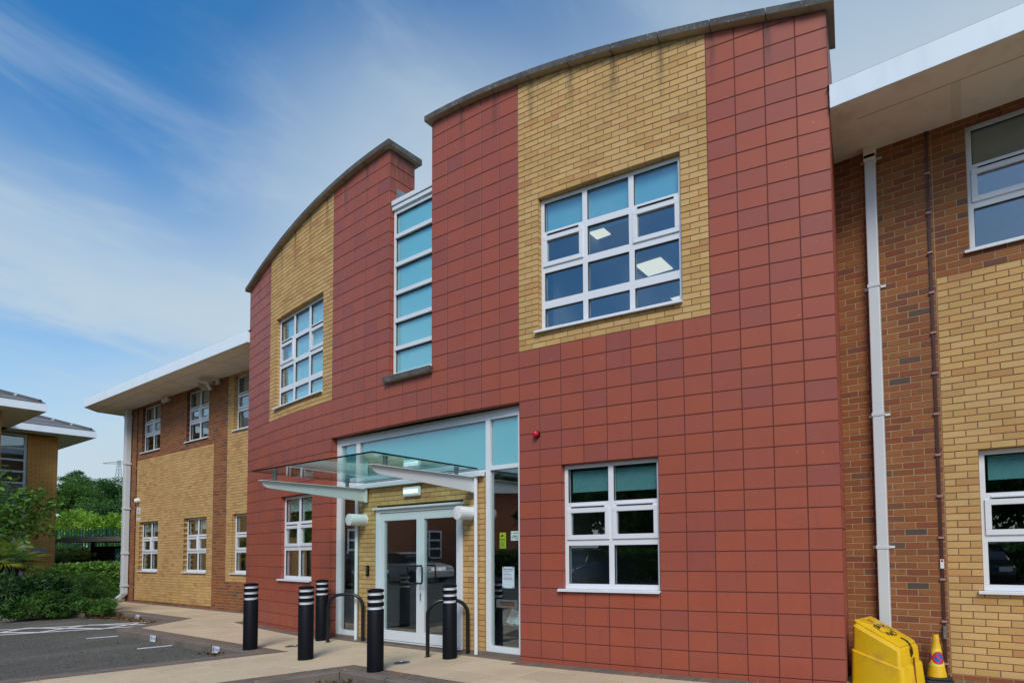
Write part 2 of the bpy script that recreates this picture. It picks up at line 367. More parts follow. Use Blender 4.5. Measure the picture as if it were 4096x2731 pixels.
def leaf_mat(name, stops, trans=.35, rough=.5, spec=.35):
    m = bpy.data.materials.new(name); m.use_nodes = True; t = m.node_tree; b = t.nodes['Principled BSDF']; o = t.nodes['Material Output']
    r = N(t, 'ShaderNodeNewGeometry').outputs['Random Per Island']; c = ramp(t, r, stops)
    c = mixc(t, rng_(t, noise(t, pos(t), 2.6, 3), .38, .66, 0, .6), c, tuple(v * .5 for v in stops[0][1]))
    L(t, c, b.inputs['Base Color']); b.inputs['Roughness'].default_value = rough; b.inputs['Specular IOR Level'].default_value = spec
    tl = N(t, 'ShaderNodeBsdfTranslucent'); L(t, mixc(t, 1.0, c, (1.0, 1.15, .55), 'MULTIPLY'), tl.inputs[0])
    mxs = N(t, 'ShaderNodeMixShader'); mxs.inputs[0].default_value = trans
    L(t, b.outputs[0], mxs.inputs[1]); L(t, tl.outputs[0], mxs.inputs[2]); L(t, mxs.outputs[0], o.inputs[0]); return m
LF_dark = leaf_mat('dark_tree_leaf', [(0, (0.0438, 0.1204, 0.035)), (0.6, (0.07, 0.186, 0.0481)), (1, (0.1313, 0.2735, 0.0656))])
LF_mid = leaf_mat('mid_tree_leaf', [(0, (0.0525, 0.1488, 0.028)), (0.6, (0.0963, 0.2275, 0.0385)), (1, (0.1663, 0.315, 0.0613))])
LF_lime = leaf_mat('lime_leaf', [(0, (0.175, 0.35, 0.0385)), (0.6, (0.2975, 0.5075, 0.0613)), (1, (0.455, 0.6, 0.105))], .45)
LF_oak = leaf_mat('oak_leaf', [(0, (0.0525, 0.1488, 0.0245)), (0.5, (0.0963, 0.2363, 0.035)), (0.85, (0.1663, 0.3325, 0.0438)), (1, (0.2625, 0.4375, 0.07))], .4)
LF_laurel = leaf_mat('laurel_leaf', [(0, (0.0315, 0.0963, 0.0245)), (0.6, (0.056, 0.154, 0.035)), (1, (0.1138, 0.2363, 0.0613))], .2, .35, .5)
LF_hedge = leaf_mat('hedge_leaf', [(0, (0.0889, 0.2284, 0.038)), (0.55, (0.165, 0.3679, 0.0558)), (0.93, (0.2664, 0.4947, 0.0761)), (1, (0.5075, 0.3553, 0.0508))], .25, .4, .5)
LF_shrub = leaf_mat('heath_shrub_leaf', [(0, (0.0609, 0.1636, 0.0362)), (0.6, (0.1052, 0.2515, 0.0498)), (1, (0.18, 0.3523, 0.0679))], .25)
LF_red = leaf_mat('bronze_shrub_leaf', [(0, (0.1522, 0.2612, 0.0497)), (0.6, (0.2873, 0.3992, 0.0775)), (0.85, (0.4729, 0.4607, 0.1106)), (1, (0.5405, 0.2305, 0.083))], .3)
LF_palm = leaf_mat('palm_leaf', [(0, (0.0613, 0.1575, 0.021)), (0.55, (0.1313, 0.2625, 0.0315)), (0.85, (0.28, 0.35, 0.035)), (1, (0.595, 0.42, 0.035))], .3, .4, .5)
LF_dead = leaf_mat('dry_leaf', [(0, (0.12, 0.055, 0.022)), (0.4, (0.24, 0.12, 0.05)), (0.8, (0.34, 0.2, 0.1)), (1, (0.16, 0.15, 0.05))], .15, .8, .2)

# ------------------------------------------------------------------ small modular pieces (bricks, tiles)
_pm = {}
def piece_verts(w, h, d, e=.0025, hl=None, hr=None):
    hl = h if hl is None else hl; hr = h if hr is None else hr
    v = [(e, 0, e), (w - e, 0, e), (w - e, 0, hr - e), (e, 0, hl - e), (0, e, 0), (w, e, 0), (w, e, hr), (0, e, hl), (0, d, 0), (w, d, 0), (w, d, hr), (0, d, hl)]
    f = [(0, 1, 2, 3), (4, 5, 1, 0), (5, 6, 2, 1), (6, 7, 3, 2), (7, 4, 0, 3), (8, 9, 5, 4), (9, 10, 6, 5), (10, 11, 7, 6), (11, 8, 4, 7)]
    return v, f
class Pieces:
    """collects modular pieces; the largest ones in the picture become objects of their own"""
    def __init__(s, name, mats, e=.0025): s.name = name; s.mats = mats; s.L = []; s.e = e
    def add(s, o, rz, w, h, d, hl=None, hr=None, tilt=0): s.L.append((o, rz, w, h, d, hl, hr, tilt))
    def flush(s, parent, limit=300, stuff_name=None, stuff_parent=None):
        sc_ = []
        for i, (o, rz, w, h, d, hl, hr, tl) in enumerate(s.L):
            T = Vector((cos(rz), sin(rz), 0)); O = Vector(o)
            sc_.append((px_area([O, O + T * w, O + T * w + Vector((0, 0, hr or h)), O + Vector((0, 0, hl or h))]), i))
        sc_.sort(reverse=True); big = set(i for a, i in sc_[:limit] if a > 0); rest = MB()
        for i, (o, rz, w, h, d, hl, hr, tl) in enumerate(s.L):
            if i in big:
                if hl is None and hr is None:
                    k = (s.name, round(w, 3), round(h, 3), round(d, 3))
                    if k not in _pm:
                        v, f = piece_verts(w, h, d, s.e); me = bpy.data.meshes.new(s.name); me.from_pydata(v, [], f); me.materials.append(s.mats[0]); _pm[k] = me
                    me = _pm[k]
                else:
                    v, f = piece_verts(w, h, d, s.e, hl, hr); me = bpy.data.meshes.new(s.name); me.from_pydata(v, [], f); me.materials.append(s.mats[0])
                ob = link(s.name, me, parent(o) if callable(parent) else parent); ob.location = o; ob.rotation_euler = (tl, 0, rz)
            else:
                v, f = piece_verts(w, h, d, s.e, hl, hr); M = frame_M(o, rz); rest.add(v, f, M)
        if rest.v:
            ob = rest.build(stuff_name or s.name + '_field', s.mats[1], stuff_parent or parent); tag(ob, kind='stuff')

# ------------------------------------------------------------------ ground, car park, pavement
def clip(poly, hp):
    for nx, ny, c in hp:
        out_ = []
        for i in range(len(poly)):
            a, b = poly[i], poly[(i + 1) % len(poly)]; da = nx * a[0] + ny * a[1] - c; db = nx * b[0] + ny * b[1] - c
            if da <= 0: out_.append(a)
            if (da < 0 < db) or (db < 0 < da):
                k = da / (da - db); out_.append((a[0] + (b[0] - a[0]) * k, a[1] + (b[1] - a[1]) * k))
        poly = out_
        if len(poly) < 3: return []
    return poly
def hp_right(a, b):   # keep the right hand side when walking from a to b
    dx, dy = b[0] - a[0], b[1] - a[1]; nx, ny = -dy, dx; return (nx, ny, nx * a[0] + ny * a[1])
def parea(p): return abs(sum(p[i][0] * p[(i + 1) % len(p)][1] - p[(i + 1) % len(p)][0] * p[i][1] for i in range(len(p)))) / 2
class Flats:
    def __init__(s, name, mats, ch=.003): s.name = name; s.mats = mats; s.L = []; s.ch = ch
    def add(s, poly, z0, z1):
        n = len(poly)
        if sum(poly[i][0] * poly[(i + 1) % n][1] - poly[(i + 1) % n][0] * poly[i][1] for i in range(n)) < 0: poly = poly[::-1]
        s.L.append((poly, z0, z1))
    def geo(s, poly, z0, z1, o):
        n = len(poly); c = (sum(p[0] for p in poly) / n, sum(p[1] for p in poly) / n); v = []
        for p in poly: v.append((p[0] - o[0], p[1] - o[1], z0 - o[2]))
        for p in poly: v.append((p[0] - o[0], p[1] - o[1], z1 - s.ch - o[2]))
        for p in poly:
            d = math.hypot(p[0] - c[0], p[1] - c[1]); k = 1 - s.ch * 1.3 / max(d, .01); v.append((c[0] + (p[0] - c[0]) * k - o[0], c[1] + (p[1] - c[1]) * k - o[1], z1 - o[2]))
        f = [tuple(range(2 * n, 3 * n))]
        for i in range(n):
            j = (i + 1) % n; f += [(i, j, n + j, n + i), (n + i, n + j, 2 * n + j, 2 * n + i)]
        return v, f
    def flush(s, parent, limit=300):
        a = sorted([(px_area([(x, y, z1) for x, y in p]), i) for i, (p, z0, z1) in enumerate(s.L)], reverse=True)
        big = set(i for q, i in a[:limit] if q > 0); rest = MB()
        for i, (p, z0, z1) in enumerate(s.L):
            if i in big:
                o = (sum(q[0] for q in p) / len(p), sum(q[1] for q in p) / len(p), z1); v, f = s.geo(p, z0, z1, o)
                me = bpy.data.meshes.new(s.name); me.from_pydata(v, [], f); me.materials.append(s.mats[0]); ob = link(s.name, me, parent); ob.location = o
            else: rest.add(*s.geo(p, z0, z1, (0, 0, 0)))
        if rest.v: tag(rest.build(s.name + '_field', s.mats[1], parent), kind='stuff')

M_grass = plain('rough_grass', (.055, .085, .025), .95, nz=.4, nscale=2)
g = MB().add([(-1500, -1500, -.17), (1500, -1500, -.17), (1500, 1500, -.17), (-1500, 1500, -.17)], [(0, 1, 2, 3)]).build('ground', M_grass); tag(g, kind='structure')
cp = MB().add([(-24, -32, -.1), (32, -32, -.1), (32, 2.5, -.1), (-24, 2.5, -.1)], [(0, 1, 2, 3)]).build('car_park', M_asph); tag(cp, kind='structure')

PL = [(-4.47, -9.0), (-1.89, -1.30), (-7.2, -1.26), (-8.1, -.08), (-11.68, -.05), (-13.1, -1.7), (-17.0, -6.2)]
PR = [(14, -1.45), (.62, -1.42), (-2.27, -9.0)]
def offset(path, d):    # to the right of travel
    res = []
    for i, p in enumerate(path):
        ns = []
        for a, b in ((i - 1, i), (i, i + 1)):
            if a >= 0 and b < len(path):
                dx, dy = path[b][0] - path[a][0], path[b][1] - path[a][1]; l = math.hypot(dx, dy); ns.append((dy / l, -dx / l))
        if len(ns) == 1: n = ns[0]; k = 1
        else:
            n = (ns[0][0] + ns[1][0], ns[0][1] + ns[1][1]); l = math.hypot(*n); n = (n[0] / l, n[1] / l); k = 1 / max(.3, n[0] * ns[0][0] + n[1] * ns[0][1])
        res.append((p[0] + n[0] * d * k, p[1] + n[1] * d * k))
    return res
def units(path, d0, d1, size, gap):
    A, B = offset(path, d0), offset(path, d1); res = []
    for i in range(len(path) - 1):
        l = math.hypot(A[i + 1][0] - A[i][0], A[i + 1][1] - A[i][1]); n = max(1, round(l / size)); g_ = gap / l / 2
        lb = math.hypot(B[i + 1][0] - B[i][0], B[i + 1][1] - B[i][1]); gb = gap / max(lb, .1) / 2
        def at(P, k): return (P[i][0] + (P[i + 1][0] - P[i][0]) * k, P[i][1] + (P[i + 1][1] - P[i][1]) * k)
        for k in range(n): res.append([at(A, k / n + g_), at(A, (k + 1) / n - g_), at(B, (k + 1) / n - gb), at(B, k / n + gb)])
    return res
kb = tag(empty('kerb'), kind='structure')
for P, lim in ((PL, 99), (PR, 99)):
    for u in units(P, 0, .125, .9, .006):
        o = MB().prism(u, -.16, .004).build('kerb_stone', M_kerb, kb, bevel=.012)

pv_polys = []
# slabs: region A1 (front strip), A2 (along the wall), W (crossing to the car park)
IL, IR = offset(PL, .1), offset(PR, .1)
A1 = [(0, -1, 1.2), (0, 1, .05), hp_right(IL[2], IL[3]), (1, 0, 13)]
A2 = [(0, -1, -.05), (0, 1, 2.6), (1, 0, 13), (-1, 0, 18.9), hp_right((-11.6, -.02), (-18.6, 1.62))]
Wk = [(0, 1, -1.2), hp_right(IL[0], IL[1]), hp_right(IR[1], IR[2]), (0, -1, 8.9)]
base = MB(); big = [(-30, -12), (30, -12), (30, 6), (-30, 6)]
for hp in (A1, A2, Wk):
    p = clip(big, hp); n = len(p); base.add([(x, y, -.014) for x, y in p], [tuple(range(n))])
pv = base.build('pavement', plain('paving_joint', (.045, .038, .030), .95)); tag(pv, kind='structure')
# block course behind the kerbs and along the walls
def front_y(x):      # line of the wall faces
    if -2.19 < x < 2.19: return .20
    if abs(x) < 6.2: return 35.4505 - math.sqrt(35.4505 ** 2 - x * x)
    return 1.458
fl = Flats('slab', MT['slab'])
SX, SY = .6, .45; gp = .006
for j in range(-20, 6):
    for i in range(-36, 24):
        x0 = i * SX + (SX * .5 if j % 2 else 0) + .11; y0 = j * SY - 1.12
        if y0 > front_y(x0 + .3) + .05: continue
        rect = [(x0 + gp, y0 + gp), (x0 + SX - gp, y0 + gp), (x0 + SX - gp, y0 + SY - gp), (x0 + gp, y0 + SY - gp)]
        for hp in (A1, A2, Wk):
            p = clip(rect, hp)
            if len(p) > 2 and parea(p) > .004: fl.add(p, -.03, random.uniform(-.0012, .0008))
fl.flush(pv, 290)
bl = Flats('paving_block', MT['block'], .004)
for u in units(PL[:5], .128, .328, .104, .005): bl.add(u, -.02, random.uniform(.0025, .0045))
for u in units(PR, .128, .328, .104, .005): bl.add(u, -.02, random.uniform(.0025, .0045))
wall_path = [(6.06, 1.44)] + [(35.4505 * sin(t), 35.4505 - 35.4505 * cos(t)) for t in [(.1762 - k * (.1762 - .0619) / 10) for k in range(11)]] + [(2.19, .2), (-2.19, .2)] + \
    [(35.4505 * sin(t), 35.4505 - 35.4505 * cos(t)) for t in [-(.0619 + k * (.1762 - .0619) / 10) for k in range(11)]]
for k, P in enumerate(([p for p in wall_path[1:12]], [p for p in wall_path[12:14]], [p for p in wall_path[14:]], [(-6.25, 1.45), (-18.0, 1.45)], [(13, 1.45), (6.3, 1.45)])):
    A = P[::-1]
    for u in units(A, .003, .205, .104, .005): bl.add(u, -.02, random.uniform(.0025, .0045))
bl.flush(pv, 300)
# planting bed
bed = MB(); bp_ = [(-11.75, -.10), (-13.1, -1.62), (-17, -6.1), (-24, -6.1), (-24, 2.4), (-19.2, 2.4), (-18.6, 1.60)]
bed.add([(x, y, -.02) for x, y in bp_], [tuple(range(len(bp_) - 1, -1, -1))]); b_ = bed.build('planting_bed', M_soil); tag(b_, kind='structure')
# painted markings
def line(a, b, w, z=-.0965, name='painted_line'):
    d = Vector((b[0] - a[0], b[1] - a[1])).normalized(); n = Vector((-d.y, d.x)) * w / 2
    m = MB().add([(a[0] - n.x, a[1] - n.y, z), (b[0] - n.x, b[1] - n.y, z), (b[0] + n.x, b[1] + n.y, z), (a[0] + n.x, a[1] + n.y, z)], [(0, 1, 2, 3)]); return m.build(name, M_line, cp)
line((-7.10, -1.71), (-6.92, -1.31), .105); line((-4.69, -1.71), (-4.55, -1.29), .105)
for k, (a, b) in enumerate([((-12.6, -5.0), (-9.177, -.189)), ((-11.2, -5.2), (-8.405, -.594)), ((-9.973, -2.274), (-10.502, -1.763)), ((-9.181, -1.933), (-9.835, -.998)), ((-8.581, -1.152), (-9.177, -.189)),
                            ((-9.973, -2.274), (-9.156, -1.866)), ((-10.468, -1.788), (-8.73, -1.092)), ((-9.835, -.998), (-8.57, -.369))]):
    line(a, b, .115, -.0965 + .0012 * (k > 1) + .0008 * (k > 4), 'hatch_line')

# ------------------------------------------------------------------ the office building
R = 35.4505; TW, TH, Z0 = .3375, .225, .06; YW = 1.458; ZC = .057
def ang(c): return (c + 14.5) * TW / R
def bp(c, dr=0, z=0): t = ang(c); return ((R + dr) * sin(t), R - (R + dr) * cos(t), z)
def jt(c): d = c + 14.5; return 35.1 - .0125 * d * d + 8.8e-6 * d ** 4
def zt(c): return Z0 + TH * jt(c)
def zj(j): return Z0 + TH * j
bld = empty('office_building', (0, 0, 0), 0, 'two storey brick office with curved red tiled entrance block and white eaves', 'building')

G = .011; D = .11
tiles = Pieces('tile', MT['tile'], .003); buff = Pieces('buff_brick', MT['buff'], .002); redb = Pieces('red_brick', MT['red'], .002)
bowback = MB(); panelback = None; pback = []
def cell_kind(c, j):
    if -21 <= c < -8 and j < 15: return None
    if (-6 <= c < -2 or -27 <= c < -23) and 4 <= j < 11: return None
    if (-8 <= c < 0 or -29 <= c < -21) and j >= 18: return 'p'
    if -16 <= c < -13 and j >= 18: return None
    return 't'
for c in range(-33, 4):
    zmax = max(zt(c), zt(c + 1))
    for j in range(0, 36):
        if zj(j) > zmax: break
        k = cell_kind(c, j)
        if k is None: continue
        za_, zb_ = min(zj(j + 1), zt(c)), min(zj(j + 1), zt(c + 1))
        if k == 'p': continue
        if min(za_, zb_) - zj(j) < .02 and max(za_, zb_) - zj(j) < .05: continue
        full = za_ == zj(j + 1) and zb_ == zj(j + 1)
        a, b = bp(c, -.0035, 0), bp(c + 1, -.0035, 0)
        bowback.add([(a[0], a[1], zj(j)), (b[0], b[1], zj(j)), (b[0], b[1], max(zb_, zj(j) + .001)), (a[0], a[1], max(za_, zj(j) + .001))], [(0, 1, 2, 3)])
        t = ang(c + .5); o = bp(c, 0, zj(j) + G / 2); T = Vector((cos(t), sin(t))); sx = (o[0] + T.x * G / 2, o[1] + T.y * G / 2, o[2])
        jig = random.uniform(-.0008, .0008)
        sx = (sx[0] - sin(t) * jig, sx[1] + cos(t) * jig, sx[2])
        dd = D
        if full: tiles.add(sx, t, TW - G, TH - G, dd, tilt=random.uniform(-.006, .006))
        else: tiles.add(sx, t, TW - G, TH - G, dd, max(.01, za_ - zj(j) - G / 2), max(.01, zb_ - zj(j) - G / 2))
# plinth course
for c in list(range(-33, -21)) + list(range(-8, 4)):
    t = ang(c + .5); o = bp(c, .004, 0); T = Vector((cos(t), sin(t))); tiles.add((o[0] + T.x * .003, o[1] + T.y * .003, -.03), t, TW - .006, Z0 + .03 - .004, D)
# brick panels on the curve
def panel(c0, openings):
    n = 12
    for v in range(0, 60):
        z0 = zj(18) + .075 * v
        if z0 > max(zt(c0), zt(c0 + 8)) + 1: break
        off = 0 if v % 2 == 0 else -.5
        for k in range(0, n + 1):
            u0, u1 = max(0, k + off), min(n, k + 1 + off)
            if u1 - u0 < .2: continue
            ivs = [(u0, u1)]
            if 3 <= v < 27:
                res = []
                for a, b in ivs:
                    if b <= 1.5 or a >= 10.5: res.append((a, b))
                    else:
                        if a < 1.5: res.append((a, 1.5))
                        if b > 10.5: res.append((10.5, b))
                ivs = res
            for a, b in ivs:
                ca, cb_ = c0 + a * 8 / n, c0 + b * 8 / n; w = (b - a) * .225
                if w < .03: continue
                za_, zb_ = min(z0 + .075, zt(ca)), min(z0 + .075, zt(cb_))
                if max(za_, zb_) - z0 < .02: continue
                t = ang((ca + cb_) / 2); o = bp(ca, random.uniform(-.0015, .0015), z0 + .005); T = (cos(t), sin(t))
                full = za_ == z0 + .075 and zb_ == z0 + .075
                p1, p2 = bp(ca, -.0035), bp(cb_, -.0035)
                panelback.add([(p1[0], p1[1], z0), (p2[0], p2[1], z0), (p2[0], p2[1], max(zb_, z0 + .001)), (p1[0], p1[1], max(za_, z0 + .001))], [(0, 1, 2, 3)])
                so_ = (o[0] + T[0] * .005, o[1] + T[1] * .005, o[2])
                if full: buff.add(so_, t, w - .01, .065, .1)
                else: buff.add(so_, t, w - .01, .065, .1, max(.008, za_ - z0 - .006), max(.008, zb_ - z0 - .006))
for c0 in (-29, -8):
    panelback = MB(); panel(c0, None); pback.append(panelback.build('brick_panel', M_mbuff, bld))
cw = bowback.build('curved_wall', M_joint, bld)
# returns of the curved block: right end, both sides of the slot
def ret(c, sgn, depth, j0, j1, t=None):
    t = ang(c) if t is None else t; rz = t + PI / 2 if sgn > 0 else t - PI / 2; inw = Vector((-sin(t), cos(t), 0)); tan = Vector((cos(t), sin(t), 0)) * sgn
    O = Vector(bp(c)); b = MB()
    edges = [D + .002, D + .002 + .30]; x = edges[-1]
    while x < depth - .1: x = min(depth, x + TW); edges.append(x)
    edges[-1] = depth
    for j in range(j0, j1):
        for a, e in zip(edges[:-1], edges[1:]):
            h = min(TH - G, zt(c) - zj(j) - G / 2)
            if h < .03: continue
            s_ = a if sgn > 0 else e
            o = O + inw * s_ - tan * .002; o.z = zj(j) + G / 2
            T = Vector((cos(rz), sin(rz), 0)); o = o + T * .004
            tiles.add(tuple(o), rz, e - a - .008, h, .08)
    ztop = zt(c) - .002; p, q = O + inw * .02 - tan * .012, O + inw * depth - tan * .012
    vs_ = [(p.x, p.y, zj(j0)), (q.x, q.y, zj(j0)), (q.x, q.y, ztop), (p.x, p.y, ztop)]
    b.add(vs_, [(0, 1, 2, 3)]); b.build('return_wall', M_joint, bld)
ret(4, 1, .92, 0, 33, .1475); ret(-33, -1, .92, 0, 33); ret(-16, 1, .46, 17, 36); ret(-13, -1, .46, 17, 36)
tiles.flush(cw, 300, 'tile_field')
# coping stones
cop = []
def coping(c0, c1, ends):
    n = 9; st = (c1 - c0) / n
    for k in range(n):
        a, b = c0 + st * k, c0 + st * (k + 1); ga = .012
        aa, bb = a + ga, b - ga
        if k == 0: aa = c0 - .08 / TW
        if k == n - 1: bb = c1 + .08 / TW
        m = MB(); vs_ = []
        for s in range(4):
            c = aa + (bb - aa) * s / 3; zb = zt(min(max(c, c0), c1)) + .002
            vs_ += [bp(c, .08, zb), bp(c, -.54, zb), bp(c, -.54, zb + .10), bp(c, .08, zb + .085)]
        fs = []
        for s in range(3):
            i = s * 4
            for q in range(4): w = (q + 1) % 4; fs.append((i + q, i + w, i + 4 + w, i + 4 + q))
        fs += [(3, 2, 1, 0), (12, 13, 14, 15)]
        m.add(vs_, fs); m.build('coping_stone', M_coping, bld, bevel=.006)
coping(-13, 4, 0); coping(-33, -16, 0)
# parapet core and roof behind
core = MB()
for c0, c1 in ((-13, 4), (-33, -16)):
    n = 12
    for k in range(n):
        a, b = c0 + .06 + (c1 - c0 - .12) * k / n, c0 + .06 + (c1 - c0 - .12) * (k + 1) / n
        core.add([bp(a, -.45, 6.2), bp(b, -.45, 6.2), bp(b, -.45, zt(b)), bp(a, -.45, zt(a))], [(3, 2, 1, 0)])
core.build('parapet_back', M_mbuff, bld)
core = MB()
pts = [bp(c, -.02, 0) for c in np.linspace(-33, 4, 20)]
poly = [(p[0], p[1]) for p in pts] + [(6.0, 9), (-6.0, 9)]
core.prism([(x, y + .12) for x, y in poly], 6.42, 6.5); core.build('flat_roof', M_zinc, bld)

# wings
wallbacks = {('red', 0): MB(), ('buff', 0): MB(), ('red', 1): MB(), ('buff', 1): MB()}
OPEN = []
for x0 in (-15.0, -11.84, -9.03, 7.455): OPEN += [(x0, x0 + 1.38, 12, 32), (x0, x0 + 1.38, 61, 80)]
def wing(x0, x1, kindf, vmax=81):
    for v in range(-1, vmax):
        z0 = ZC + v * .075; kd = kindf(v); P = redb if kd == 'red' else buff
        ops = [(a, b) for a, b, c, d in OPEN if c <= v < d]
        off = -.1125 if v % 2 else 0; x = x0 + off
        while x < x1 - .02:
            ivs = [(max(x, x0), min(x + .225, x1))]
            for a, b in ops:
                r_ = []
                for p, q in ivs:
                    if q <= a or p >= b: r_.append((p, q))
                    else:
                        if p < a: r_.append((p, a))
                        if q > b: r_.append((b, q))
                ivs = r_
            for p, q in ivs:
                if q - p < .035: continue
                P.add((p + .005, YW + random.uniform(-.0015, .0015), z0 + .005), 0, q - p - .01, .065 if z0 > -.01 else .065, .1)
            x += .225
        ivs = [(x0, x1)]
        for a, b in ops:
            r_ = []
            for p, q in ivs:
                if q <= a or p >= b: r_.append((p, q))
                else:
                    if p < a: r_.append((p, a))
                    if q > b: r_.append((b, q))
            ivs = r_
        for p, q in ivs: wallbacks[kd, int(x0 > 0)].add([(p, YW + .0035, z0), (q, YW + .0035, z0), (q, YW + .0035, z0 + .075), (p, YW + .0035, z0 + .075)], [(0, 1, 2, 3)])
main = lambda v: 'red' if v < 0 or v >= 58 else 'buff'
wing(-16.1, -15.36, lambda v: 'red'); wing(-15.36, -10.12, main); wing(-10.12, -9.36, lambda v: 'red'); wing(-9.36, -6.0, lambda v: 'red' if v < 9 else 'buff')
wing(6.04, 7.12, lambda v: 'red'); wing(7.12, 12.0, main)
wr = [wallbacks['red', k].build('red_brick_wall', M_mred, bld) for k in (0, 1)]; wb = [wallbacks['buff', k].build('buff_brick_wall', M_mbuff, bld) for k in (0, 1)]
def buff_parent(o):
    if abs(o[0]) > 6.3: return wb[int(o[0] > 0)]
    return pback[int(o[0] > 0)]
redb.flush(lambda o: wr[int(o[0] > 0)], 300, stuff_parent=bld); buff.flush(buff_parent, 300, stuff_parent=bld)
MB().box(-16.1, -16.0, YW + .11, 9, -.1, 6.12).build('end_wall', MT['red'][0], bld)
MB().box(12.0, 12.1, YW, 9, -.1, 6.12).build('end_wall', MT['red'][0], bld)

# eaves: fascia, soffit, pitched roof
def eave(poly, roofpts, name):
    p = poly; n = len(p)
    MB().add([(x, y, 6.115) for x, y in p], [tuple(range(n))]).build('soffit', M_soffit, bld)
    f = MB()
    for i in range(n - 1):
        a, b = Vector(p[i]), Vector(p[i + 1]); d = (b - a).normalized(); nn = Vector((d.y, -d.x)) * .02
        q = [(a.x, a.y), (b.x, b.y), (b.x + nn.x, b.y + nn.y), (a.x + nn.x, a.y + nn.y)]
        f.prism(q, 6.09, 6.345)
    f.build('fascia', M_fascia, bld, bevel=.004)
eave([(-17.0, 9.0), (-17.0, .95), (-16.52, .52), (-6.22, .52), (-6.0, 1.5), (-6.0, 9)], None, 'l')
eave([(6.225, .52), (13.0, .52), (13.0, 9), (6.0, 9), (6.0, 1.5)], None, 'r')
for x0, x1 in ((-16.98, -6.22), (6.24, 13)):   # board joint along the soffit and a paler panel strip
    MB().box(x0 + .2, x1, .847, .852, 6.111, 6.116).build('soffit_joint', plain('soffit_gap', (.45, .40, .31), .8), bld)
    k = x0 + 1.1
    while k < x1 - .2:
        MB().box(k, k + .09, .87, 1.45, 6.1105, 6.116).build('soffit_strip', M_sofwash, bld); k += 1.52
rf = MB()
rf.add([(-16.5, .51, 6.345), (-6.1, .51, 6.345), (-6.1, 5.3, 7.5), (-13.2, 5.3, 7.5), (-17.0, 9.2, 6.345), (-17.0, .96, 6.345)], [(0, 1, 2, 3), (0, 3, 5), (5, 3, 4)])
rf.add([(6.2, .5, 6.345), (13.05, .5, 6.345), (13.05, 5.3, 7.5), (6.2, 5.3, 7.5)], [(0, 1, 2, 3)])
rf.build('roof', M_slate, bld)

# inside: floors, ceilings, back wall so that the windows look into rooms
ins = MB(); ins.box(-15.9, 11.9, 7.5, 7.6, 0, 6.3); 
for x in (-12.6, -9.6, -6.1, -2.4, 2.4, 6.15, 9.2): ins.box(x - .05, x + .05, 1.75 if abs(x) > 6 else .6, 7.5, 0, 6.3)
ins.build('inner_wall', M_inwall, bld)
ins = MB()
for x0, x1, y0 in ((-15.9, -6.1, YW + .15), (6.1, 11.9, YW + .15), (-6.0, 6.0, .68)):
    ins.box(x0, x1, y0, 7.5, -.02, .02); ins.box(x0, x1, y0, 7.5, 3.2, 3.5)
ins.build('inner_floor', M_infloor, bld)
ins = MB()
for x0, x1, y0 in ((-15.9, -6.1, YW + .15), (6.1, 11.9, YW + .15), (-6.0, 6.0, .68)):
    ins.box(x0, x1, y0, 7.5, 2.8, 2.85); ins.box(x0, x1, y0, 7.5, 6.32 if abs(x0) < 6.05 else 6.2, 6.40 if abs(x0) < 6.05 else 6.25)
ins.build('inner_ceiling', M_inceil, bld)
for x, y, z, sx, sy in ((2.77, 2.81, 6.32, .5, .45), (2.45, 1.46, 6.32, .5, .22), (2.4, 4.3, 6.32, .5, .5), (4.6, 4.3, 6.32, .5, .5), (7.72, 2.9, 6.2, .25, .5), (7.9, 3.0, 2.8, .5, .5), (4.9, 2.6, 2.8, .5, .5), (-11.2, 3.2, 2.8, .5, .5), (-11.2, 3.6, 6.2, .5, .5), (-14.2, 3.4, 6.2, .5, .5)):
    MB().box(x - sx / 2, x + sx / 2, y - sy / 2, y + sy / 2, z - .012, z).build('ceiling_light', M_panel, bld)

